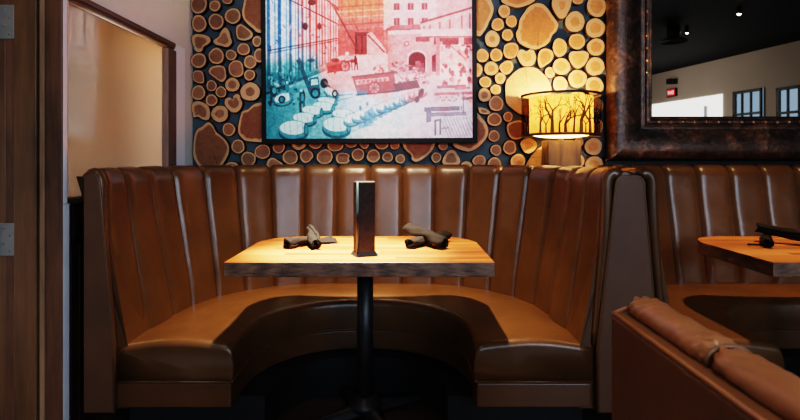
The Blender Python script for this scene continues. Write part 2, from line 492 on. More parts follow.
# timber door at the left with its jamb and steel hinges
DY = 1.90
def dx(px): return (px-PX)/F*DY
door = bpy.data.objects.new('door_1', None); COL.objects.link(door); struct(door)
obj('door_board', B((dx(-120), dx(4.6), DY+.004, DY+.05, 0, 2.6)), M['door_wood'], door, bevel=.003)
obj('door_board', B((dx(5), dx(15.6), DY, DY+.05, 0, 2.6)), M['door_wood2'], door, bevel=.003)
obj('door_stile', B((dx(16), dx(38.5), DY-.012, DY+.05, 0, 2.6)), M['door_wood'], door, bevel=.004)
obj('door_stop', B((dx(38.2), dx(41), DY+.03, DY+.06, 0, 2.6)), M['black'], door)  # black strip standing in for the shade of the gap beside the stile
obj('jamb_strip', B((dx(40), dx(45), DY-.004, DY+.05, 0, 2.6)), M['strip_wood'], door, bevel=.002)
obj('jamb_board', B((dx(45.2), dx(61.8), DY, DY+.036, 0, 2.6)), M['door_wood2'], door, bevel=.004)
for z0, z1 in ((EYE-(255.5-PY)/F*DY, EYE-(223-PY)/F*DY), (EYE-(39-PY)/F*DY, EYE-(5-PY)/F*DY)):
    h = obj('hinge', B((dx(.6), dx(15), DY-.005, DY, z0, z1)), M['steel'], door, bevel=.0015)
    bm = bmesh.new()
    for k in range(5):
        a = z0+(z1-z0)*k/5+.001; b = z0+(z1-z0)*(k+1)/5-.001
        lathe(bm, [(.0075, a), (.0075, b)], 12, (dx(-1), DY-.007))
    obj('hinge_knuckle', bm, M['steel'], h, True)
    obj('hinge_leaf', B((dx(-14), dx(-2.5), DY-.002, DY+.006, z0, z1)), M['steel'], h, bevel=.0015)
    for k in range(4):
        bm = bmesh.new(); zc = z0+(z1-z0)*(.14+.24*k); xc = dx(5 if k % 2 else 10.5)
        rows = [[(xc+r*math.cos(a), DY-.005-d, zc+r*math.sin(a)) for a in [2*PI*i/10 for i in range(10)]] for r, d in ((.005, 0), (.004, .0018), (.0005, .0022))]
        grid(bm, rows, True); obj('screw', bm, M['screw'], h, True)

# ================================================================== booths
HW, R0, YB = .983, .697, 2.996
def bpath(s, d=0.0):
    """plan of the backrest top (local x), arclength s from the middle, moved d towards the diners"""
    sg = 1 if s >= 0 else -1; s = abs(s); a = HW-R0
    if s <= a: return sg*s, YB-d, (0, -1)
    s2 = s-a
    if s2 <= R0*PI/2:
        t = s2/R0; return sg*(a+(R0-d)*math.sin(t)), YB-R0+(R0-d)*math.cos(t), (-sg*math.sin(t), -math.cos(t))
    return sg*(HW-d), YB-R0-(s2-R0*PI/2), (-sg, 0)
CW = .1955
SEAMS = [k*CW for k in range(-8, 9)]
SEND = 1.722
SEAMS = [-SEND]+SEAMS+[SEND]
# backrest profile: (d towards diners, z, how far the padding swells here, swell direction)
PROF = []
for k in range(13):
    t = k/12; z = .37+.665*t
    PROF.append((.118*(1-t)**1.15+.004*math.sin(PI*t), z, min(1, .55+2*t), (1, .15)))
for k in range(1, 9):
    a = math.radians(k*18)
    PROF.append((-.055+.055*math.cos(a), 1.037+.058*math.sin(a), 1-.5*k/8, (math.cos(a), math.sin(a))))
PROF.append((-.112, 1.065, .2, (-.3, .7)))
BUL = .024
def bp(s, d, z, ext):
    x, y, n = bpath(s)
    e = min(1, max(0, (abs(s)-1.46)/.275)); d = d*(1-.5*e)-.014*e*min(1, max(0, 1.1-z)*4)
    return (x+n[0]*(d+ext[0]), y+n[1]*(d+ext[0]), z+ext[1])
def channel_mesh(s0, s1, seed):
    bm = bmesh.new(); nt = 14; rnd = random.Random(seed); ph = rnd.uniform(0, 6)
    rows = []
    for d, z, w, nn in PROF:
        row = []
        for i in range(nt+1):
            t = i/nt; q = abs(2*t-1)
            b = BUL*w*(1-q**5.0)**.62
            b += .0016*math.sin(z*23+ph+3*t)*(1-q**2)*w
            if q > .999: b = -.004
            row.append(bp(s0+(s1-s0)*t, d, z, (b*nn[0], b*nn[1])))
        rows.append(row)
    grid(bm, rows)
    return bm
def end_profile(z):
    zs = [p[1] for p in PROF[:13]]; ds = [p[0] for p in PROF[:13]]
    return float(np.interp(z, zs, ds))

def build_booth():
    root = thing('booth', 'curved brown leather booth in the middle with tall channelled backrest, left of the leather divider', 'booth', (XC, 0, 0), 0, 'brown leather booths')
    # backrest: padded core with ledge behind, one padded channel after another along the curve
    bm = bmesh.new(); rows = []
    n = 96
    def outer(s):
        x, y, nn = bpath(s)
        a = HW-R0
        if abs(s) <= a: return (x, 3.115)
        sg = 1 if s > 0 else -1
        t = (abs(s)-a)/R0
        if t >= PI/2: return (sg*1.050, y)
        c = (sg*a, YB-R0)
        k = min((1.050-a)/max(1e-6, math.sin(t)), (3.115-c[1])/max(1e-6, math.cos(t)))
        return (sg*(a+k*math.sin(t)), c[1]+k*math.cos(t))
    for i in range(n+1):
        s = -SEND+2*SEND*i/n
        x, y, nn = bpath(s)
        p = (x-nn[0]*.06, y-nn[1]*.06); q = (x-nn[0]*.105, y-nn[1]*.105); ob = outer(s)
        i0 = (x+nn[0]*.10, y+nn[1]*.10)
        rows.append([(i0[0], i0[1], .17), (i0[0], i0[1], .40), (x-nn[0]*.01, y-nn[1]*.01, 1.02), (p[0], p[1], 1.075), (q[0], q[1], 1.078), (ob[0], ob[1], 1.078), (ob[0], ob[1], .17)])
    grid(bm, rows, smooth=False)
    for e in (0, n):
        bm.faces.new([bm.verts.new(p) for p in rows[e]])
    bmesh.ops.remove_doubles(bm, verts=bm.verts, dist=.0005)
    back = obj('backrest', bm, M['leather'], root)
    for k in range(len(SEAMS)-1):
        bm = channel_mesh(SEAMS[k], SEAMS[k+1], k)
        if k in (0, len(SEAMS)-2):
            s = SEAMS[0] if k == 0 else SEAMS[-1]
            bm.faces.new([bm.verts.new(bp(s, d, z, (-.004*nn[0], -.004*nn[1]))) for d, z, w, nn in PROF])
        obj('channel', bm, M['leather'], back, True)
    for sg in (-1, 1):
        bm = bmesh.new(); pts = []; rr = []
        for d, z, w, nn in PROF[:-2]:
            if z < .40: continue
            x, y, zz = bp(sg*SEND, d+.004, z, (0, 0)); pts.append((x+sg*.002, y-.004, zz-.004)); rr.append(.012+.010*min(1, (z-.4)/.5))
        tube(bm, pts, rr, 12)
        obj('front_roll', bm, M['leather'], back, True)
    # seat: outline loft between the curve of the back and the inner curve round the table
    HI, RI, YI = .475, .43, 2.55
    def inner(t):                          # t -1..1
        a = HI-RI; sg = 1 if t >= 0 else -1; u = abs(t)
        if u < .14: return (sg*a*u/.14, YI)
        if u < .72:
            q = (u-.14)/.58*PI/2; return (sg*(a+RI*math.sin(q)), YI-RI+RI*math.cos(q))
        return (sg*HI, YI-RI-(YI-RI-D1)*(u-.72)/.28)
    def outr(t, d=.055):
        a = HW-R0; sg = 1 if t >= 0 else -1; u = abs(t)
        if u < .14: return (sg*a*u/.14, YB-d)
        if u < .72:
            q = (u-.14)/.58*PI/2; return (sg*(a+(R0-d)*math.sin(q)), YB-R0+(R0-d)*math.cos(q))
        return (sg*(HW-d), YB-R0-(YB-R0-D1)*(u-.72)/.28)
    def ring(z0, z1, off, front, mat, name, bev, slope=0.0, cush=False):
        bm = bmesh.new(); N = 96; top = []; bot = []
        for i in range(N+1):
            t = -1+2*i/N
            pi_, po = Vector(inner(t)), Vector(outr(t))
            dirv = (po-pi_).normalized()
            ti = Vector(inner(min(1, t+.01)))-Vector(inner(max(-1, t-.01))); nrm = Vector((ti.y, -ti.x)).normalized()
            pi2 = pi_-nrm*off
            pi2.y = max(pi2.y, D1+front); po.y = max(po.y, D1+front)
            if i in (0, N): pi2.y = D1+front; po.y = D1+front
            row_t = []; K = 6 if cush else 1
            for j in range(K+1):
                f = j/K; p = pi2.lerp(po, f)
                crown = .018*math.sin(PI*min(1, f*1.15))*min(1, (1-abs(t))*14+.0) if cush else 0
                row_t.append((p.x, p.y, z1-slope*f+crown))
            top.append(row_t); bot.append([(pi2.x, pi2.y, z0), (po.x, po.y, z0)])
        VT = grid(bm, top); VB = grid(bm, bot)
        for i in range(N):
            bm.faces.new((VT[i][0], VT[i+1][0], VB[i+1][0], VB[i][0])); bm.faces.new((VT[i][-1], VT[i+1][-1], VB[i+1][-1], VB[i][-1]))
        for e in (0, N):
            bm.faces.new(list(VT[e])+[VB[e][1], VB[e][0]])
        return obj(name, bm, mat, root, True, bevel=bev, seg=5)
    def cushion(z0, z1, r):
        Ls = YI-RI-D1
        def cross(t, inset, yy=None):
            pi_, po = Vector(inner(t)), Vector(outr(t)); ti = Vector(inner(min(1, t+.01)))-Vector(inner(max(-1, t-.01)))
            if yy is not None: pi_.y = po.y = yy
            w = po-pi_; L = w.length; u = w/L; row = [(pi_.x, pi_.y, z0)]
            zt = z1-inset
            for f in (.0, .35, .7): 
                q = pi_-u*(.006*math.sin(PI*f)); row.append((q.x, q.y, z0+.004+(zt-r-z0-.004)*f))
            for k in range(7):
                a = PI/2*k/6; q = pi_+u*(r*(1-math.cos(a))); row.append((q.x, q.y, zt-r+r*math.sin(a)))
            for k in range(1, 10):
                f = k/9; q = pi_+u*(r+(L-r)*f); row.append((q.x, q.y, zt+.020*math.sin(PI*min(1, f*1.05+.0))-.006*f))
            row.append((po.x, po.y, z0)); return row
        rows = []; nr = 7; arm = []
        for k in range(nr):
            a = PI/2*k/(nr-1); arm.append((D1+r*.8*(1-math.cos(a)), r*.8*(1-math.sin(a))))
        for y, ins in arm: rows.append(cross(-1+(y-D1)/Ls*.28, ins, y))
        t0 = -1+(r*.8+.02)/Ls*.28
        for i in range(91): rows.append(cross(t0-2*t0*i/90, 0))
        for y, ins in reversed(arm): rows.append(cross(1-(y-D1)/Ls*.28, ins, y))
        bm = bmesh.new(); V = grid(bm, rows)
        bm.faces.new(V[0]); bm.faces.new(V[-1])
        for a, c in zip(V, V[1:]): bm.faces.new((a[0], c[0], c[-1], a[-1]))
        return obj('seat', bm, M['leather'], root, True)
    seat = cushion(.276, .424, .036)
    # welt round the lower edge of the cushion and the front vertical corners
    bm = bmesh.new()
    for sg in (-1, 1):
        tube(bm, [(sg*.932, D1-.004, .279), (sg*(HI+.004), D1-.004, .279)], .005, 6)
        tube(bm, [(sg*.926, D1+.004, .275), (sg*.928, D1+.004, .35), (sg*.926, D1+.008, .40)], .004, 6)
    tube(bm, [(inner(-1+2*i/60)[0], inner(-1+2*i/60)[1]-.003, .279) for i in range(61)], .005, 6)
    obj('welt', bm, M['leather_band'], seat, True)
    ring(.172, .270, .006, .004, M['leather_band'], 'seat_base', .008)
    ring(0, .173, -.10, .10, M['black'], 'toe_kick', .003)
    return root
booth = build_booth()

def end_panel(parent, cx, wb, wt, left_only, z0=.165, y0=1.928, y1=1.985):
    """padded end board; outline is a tall trapezoid with rounded top corners"""
    pts = []
    if left_only:
        L, Rb, Rt = cx, cx+wb, cx+wt
        pts = [(L, z0), (Rb, z0), (Rb-.002, .40)]
        for k in range(10):
            z = .43+.62*k/9; pts.append((Rb+(Rt-Rb)*(z-.40)/.65, z))
        for k in range(1, 7):
            a = math.radians(15*k); pts.append((Rt-.03+.03*math.cos(a), 1.05+.042*math.sin(a)))
        for k in range(0, 6):
            a = math.radians(90+18*k); pts.append((L+.02+.02*math.cos(a), 1.072+.02*math.sin(a)))
    else:
        Lb, Rb, Lt, Rt = cx-wb/2, cx+wb/2, cx-wt/2+.008, cx+wt/2+.008
        pts = [(Lb, z0), (Rb, z0), (Rb, .42)]
        for k in range(1, 10): z = .42+.63*k/9; pts.append((Rb+(Rt-Rb)*k/9, z))
        for k in range(1, 6): a = math.radians(18*k); pts.append((Rt-.03+.03*math.cos(a), 1.05+.030*math.sin(a)))
        for k in range(0, 5): a = math.radians(90+18*k); pts.append((Lt+.03+.03*math.cos(a), 1.05+.030*math.sin(a)))
        for k in range(9, -1, -1): z = .42+.63*k/9; pts.append((Lb+(Lt-Lb)*k/9, z))
    bm = bmesh.new(); prism(bm, pts, 'y', y0, y1)
    p = obj('end_panel', bm, M['leather_panel'], parent, bevel=.006, seg=3)
    bm = bmesh.new(); tube(bm, [(x, y0+.004, z) for x, z in pts[(1 if left_only else 2):]] + ([] if left_only else [(pts[0][0], y0+.004, z0)]), .0052, 8)
    obj('piping', bm, M['leather_band'], p, True)
    return p
pl = end_panel(booth, -1.042, .118, .062, True); pl['once'] = 1
# outer face of the booth beside the left wall
sp = obj('side_panel', B((-1.044, -1.036, 1.985, 3.11, .165, 1.078)), M['leather_panel'], booth, bevel=.003); sp['once'] = 1
end_panel(booth, 1.060, .232, .108, False)
# gathered leather over the divider's top
def gather(cx):
    bm = bmesh.new(); rows = []; rnd = random.Random(5)
    for i in range(29):
        y = 1.950+.60*(i/28)**1.5; row = []
        wob = math.sin(i*1.9)*.5+math.sin(i*.77+1)*.5
        for j in range(17):
            a = PI*j/16; w = .072+.03*min(1, (y-1.950)*2.0)
            amp = .0055*math.exp(-(y-1.950)*6)
            lift = amp*(math.sin(j*1.7+i*.9)+math.sin(j*.9-i*1.6))+.002*wob
            droop = -.012*math.exp(-(y-1.950)*40)
            row.append((cx+.006+w*math.cos(a)*(1+.04*math.sin(i*1.3)), y, 1.056+(.042+lift)*math.sin(a)+droop))
        rows.append(row)
    grid(bm, rows)
    bm.faces.new([bm.verts.new(p) for p in rows[0]])
    return obj('gathered_top', bm, M['leather'], booth, True)
gather(1.060)

booth2 = dup_tree(booth)
booth2.location.x = XC+PITCH+.03
booth2['label'] = 'second curved brown leather booth, under the big mirror and right of the leather divider'

# near low booth back at the right, running towards the camera
nb = thing('banquette', 'low worn brown leather banquette nearest the viewer, only its slanting rolled back in view', 'banquette', (.50, 0, 0))
NE = 1.185
bm = bmesh.new(); prism(bm, [(0, .02), (.125, .02), (.125, .765), (.10, .785), (.014, .785), (0, .775)], 'y', -.25, NE)
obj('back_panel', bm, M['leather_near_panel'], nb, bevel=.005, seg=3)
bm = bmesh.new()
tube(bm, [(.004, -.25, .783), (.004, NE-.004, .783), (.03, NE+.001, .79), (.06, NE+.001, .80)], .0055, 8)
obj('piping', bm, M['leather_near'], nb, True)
def roll(y0, y1, seed, bulge_end):
    bm = bmesh.new(); rnd = random.Random(seed); rows = []; n = 40
    for i in range(n+1):
        t = i/n; y = y0+(y1-y0)*t; e = min(t, 1-t)*(y1-y0)
        k = 1-.28*math.exp(-(e/.012)**1.5)
        puck = math.exp(-e/.05)
        row = []
        for j in range(19):
            a = math.radians(-35+250*j/18)
            wr = .0048*puck*(math.sin(j*2.3+i*1.1+seed)+math.sin(j*1.1-i*1.7))+.0012*math.sin(i*.5+j*.6)
            rx, rz = .041*k+wr, .027*k+wr*1.2
            row.append((.073+rx*math.cos(a), y, .798+rz*math.sin(a)))
        rows.append(row)
    grid(bm, rows)
    for e in (0, n): bm.faces.new([bm.verts.new(p) for p in rows[e]])
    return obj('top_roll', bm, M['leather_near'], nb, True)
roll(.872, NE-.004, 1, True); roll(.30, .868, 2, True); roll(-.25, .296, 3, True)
bm = bmesh.new()
tube(bm, [(  .073+.0395*math.cos(math.radians(a)), .870, .798+.0245*math.sin(math.radians(a))) for a in range(-20, 201, 12)], .0045, 8)
obj('seam_welt', bm, M['leather_near_panel'], nb, True)

# ================================================================== tables
def make_table():
    root = thing('pedestal_table', 'wooden butcher-block table in the middle booth holding the upright menu holder', 'table', (-.156, 2.24, 0), 0, 'booth tables')
    x0, y0, y1 = .520, -.322, .320
    pts = [(-x0, y0), (x0, y0), (x0, .09)]
    def arc(p0, pc, p1, n=7): return [((1-t)**2*p0[0]+2*t*(1-t)*pc[0]+t*t*p1[0], (1-t)**2*p0[1]+2*t*(1-t)*pc[1]+t*t*p1[1]) for t in [k/n for k in range(n+1)]]
    pts += arc((x0, .14), (x0-.03, .24), (x0-.085, .282), 5) + [(x0-.15, .315), (x0-.19, y1)]
    pts += [(-x0+.19, y1), (-x0+.15, .315)] + arc((-x0+.085, .282), (-x0+.03, .24), (-x0, .14), 5) + [(-x0, .09)]
    bm = bmesh.new(); fs = prism(bm, pts, 'z', .693, .75, 1); fs[1].material_index = 0
    top = obj('tabletop', bm, [M['table_top'], M['table_edge']], root, bevel=.003, seg=2)
    bm = bmesh.new(); lathe(bm, [(.11, .680), (.11, .692)], 24); lathe(bm, [(.036, .03), (.036, .68)], 28)
    obj('pedestal', bm, M['black_metal'], root, True)
    bm = bmesh.new(); lathe(bm, [(.075, .035), (.07, .06), (.045, .075), (.04, .09)], 28)
    obj('hub', bm, M['black_metal'], root, True)
    for k in range(4):
        a = math.radians(30+90*k); c, s = math.cos(a), math.sin(a); bm = bmesh.new(); rows = []
        for i in range(11):
            t = i/10; r = .03+.35*t; w = .032-.010*t; zt = .058-.032*t**.8; zb = .018-.012*t
            rows.append([(r*c-w*s, r*s+w*c, zb), (r*c-w*.8*s, r*s+w*.8*c, zt-.006), (r*c-w*.35*s, r*s+w*.35*c, zt), (r*c+w*.35*s, r*s-w*.35*c, zt), (r*c+w*.8*s, r*s-w*.8*c, zt-.006), (r*c+w*s, r*s-w*c, zb)])
        grid(bm, rows); bm.faces.new([bm.verts.new(p) for p in rows[-1]])
        f = obj('foot', bm, M['black_metal'], root, True)
        bm = bmesh.new(); lathe(bm, [(.014, 0), (.014, .008)], 12, (.36*c, .36*s)); obj('glide', bm, M['black'], f)
    return root
table = make_table()
table2 = dup_tree(table); table2.location.x += PITCH-.012
table2['label'] = 'wooden table of the right-hand booth under the mirror, its left corner in view'

# menu holder: tall dark sleeve standing corner-on with a flared foot
mh = thing('menu_holder', 'tall black menu holder standing upright on the middle table', 'menu holder', (-.146, 2.045, .75), 0)
def quad_prism(pts, z0, z1, mat, name, bev=.002, parent=mh):
    bm = bmesh.new(); prism(bm, pts, 'z', z0, z1); return obj(name, bm, mat, parent, bevel=bev)
body = [(-.046, .028), (-.026, -.020), (.044, .004), (.036, .036), (.0, .046)]
quad_prism(body, .012, .304, M['menu_black'], 'sleeve')
def facep(a, b, e0, e1, z0, z1, mat, name, th=.0025):
    a, b = Vector(a), Vector(b); d = b-a; n = Vector((d.y, -d.x)).normalized(); p, q = a+d*e0, a+d*e1
    pts = [tuple(p+n*.0002), tuple(q+n*.0002), tuple(q+n*th), tuple(p+n*th)]
    return quad_prism(pts, z0, z1, mat, name, .0006)
facep(body[1], body[2], .10, .97, .02, .300, M['menu_face'], 'menu_card')
facep(body[0], body[1], .06, .94, .02, .300, M['menu_face'], 'menu_card')
bm = bmesh.new(); tube(bm, [(-.026, -.0205, .012), (-.026, -.0205, .304)], .005, 10)
obj('corner_trim', bm, M['menu_trim'], mh, True)
bm = bmesh.new()
big = [(x*1.28, (y-.012)*1.28+.012) for x, y in body]
A = [bm.verts.new((x, y, 0)) for x, y in big]; A2 = [bm.verts.new((x, y, .004)) for x, y in big]; Cc = [bm.verts.new((x*1.05, y*1.05, .018)) for x, y in body]
for P, Q in ((A, A2), (A2, Cc)):
    for i in range(5): bm.faces.new((P[i], P[(i+1) % 5], Q[(i+1) % 5], Q[i]))
bm.faces.new(A); bm.faces.new(Cc)
obj('foot_plate', bm, M['menu_black'], mh, bevel=.001)

# rolled napkins with cutlery inside, crossed in pairs
def napkin(label, p0, p1, r0, r1, flare=0, seed=0, fan=None, bend=0):
    """rolled cloth from p0 to p1, spiral end showing at both ends; p0 is the base end"""
    p0, p1 = Vector(p0), Vector(p1); c = p0.copy(); d = p1-p0; L = d.length
    t = d.normalized(); side = t.cross(Vector((0, 0, 1))).normalized(); up = side.cross(t)
    root = thing('napkin_roll', label, 'napkin', tuple(c), 0, 'rolled napkins')
    bm = bmesh.new(); rnd = random.Random(seed); n = 22; turns = 2.6; m = 78; rows = []
    for i in range(n+1):
        u = i/n; rr = r0+(r1-r0)*u+flare*max(0, u-.72)**2*8
        rr *= 1+.10*math.sin(u*8+seed)+.06*math.sin(u*21+seed*2)
        off = side*(.004*math.sin(u*5+seed))+up*bend*math.sin(PI*u)
        row = []
        for k in range(m+1):
            a = 2*PI*turns*k/m+seed+.35*math.sin(u*4+seed); q = rr*(.30+.70*k/m)*(1+.10*math.sin(2*a+u*9+seed)+.05*math.sin(5*a-u*13))
            slump = .90
            row.append(t*(L*u+.006*math.sin(a*2+seed)*(1 if i in (0, n) else 0))+off+side*q*math.cos(a)*1.06+up*q*math.sin(a)*slump)
        rows.append(row)
    grid(bm, rows)
    o = obj('cloth', bm, M['napkin'], root, True, fix=True)
    s = o.modifiers.new('thick', 'SOLIDIFY'); s.thickness = .0022; s.offset = 0
    if fan:
        bm = bmesh.new(); rows = []
        f0, f1, f2 = [Vector(f)-c for f in fan]
        for i in range(13):
            u = i/12; row = []
            for j in range(9):
                v = j/8; p = f0.lerp(f1.lerp(f2, v), u)
                p = p+Vector((0, 0, .010*math.sin(PI*v)*(1-.5*u)+.004*math.sin(v*14)*u))
                row.append(p)
            rows.append(row)
        grid(bm, rows); o = obj('loose_corner', bm, M['napkin'], root, True)
        s = o.modifiers.new('thick', 'SOLIDIFY'); s.thickness = .0025; s.offset = 1
    return root
T = .7515
napkin('rolled dark napkin lying flat on the left of the middle table, beneath another roll', (-.505, 2.205, T+.024), (-.385, 2.32, T+.020), 0.028, .020, 0, 2,
       fan=((-.43, 2.27, T+.016), (-.335, 2.42, T+.020), (-.285, 2.34, T+.003)))
napkin('rolled napkin propped on top in the left pair on the middle table', (-.362, 2.175, T+.022), (-.430, 2.37, T+.066), .026, .020, .0, 4)
napkin('rolled dark napkin lying lowest in the right crossed pair on the middle table, slanting away', (.035, 2.20, T+.0235), (.232, 2.42, T+.026), .022, .025, 0, 1)
napkin('rolled dark napkin lying across the top of the right crossed pair on the middle table', (.195, 2.185, T+.024), (.045, 2.385, T+.060), .028, .031, 0, 6, bend=.004)
napkin('short rolled dark napkin lying lowest on the right booth table under the mirror', (1.63, 2.215, T+.0215), (1.75, 2.40, T+.021), .021, .021, 0, 3,
       fan=((1.635, 2.225, T+.006), (1.575, 2.262, T+.005), (1.578, 2.272, T+.004)))
napkin('long rolled dark napkin lying across another on the right booth table under the mirror', (1.90, 2.225, T+.024), (1.715, 2.40, T+.064), .029, .028, 0, 5)
# ================================================================== log slices on the back wall
LY = 3.125
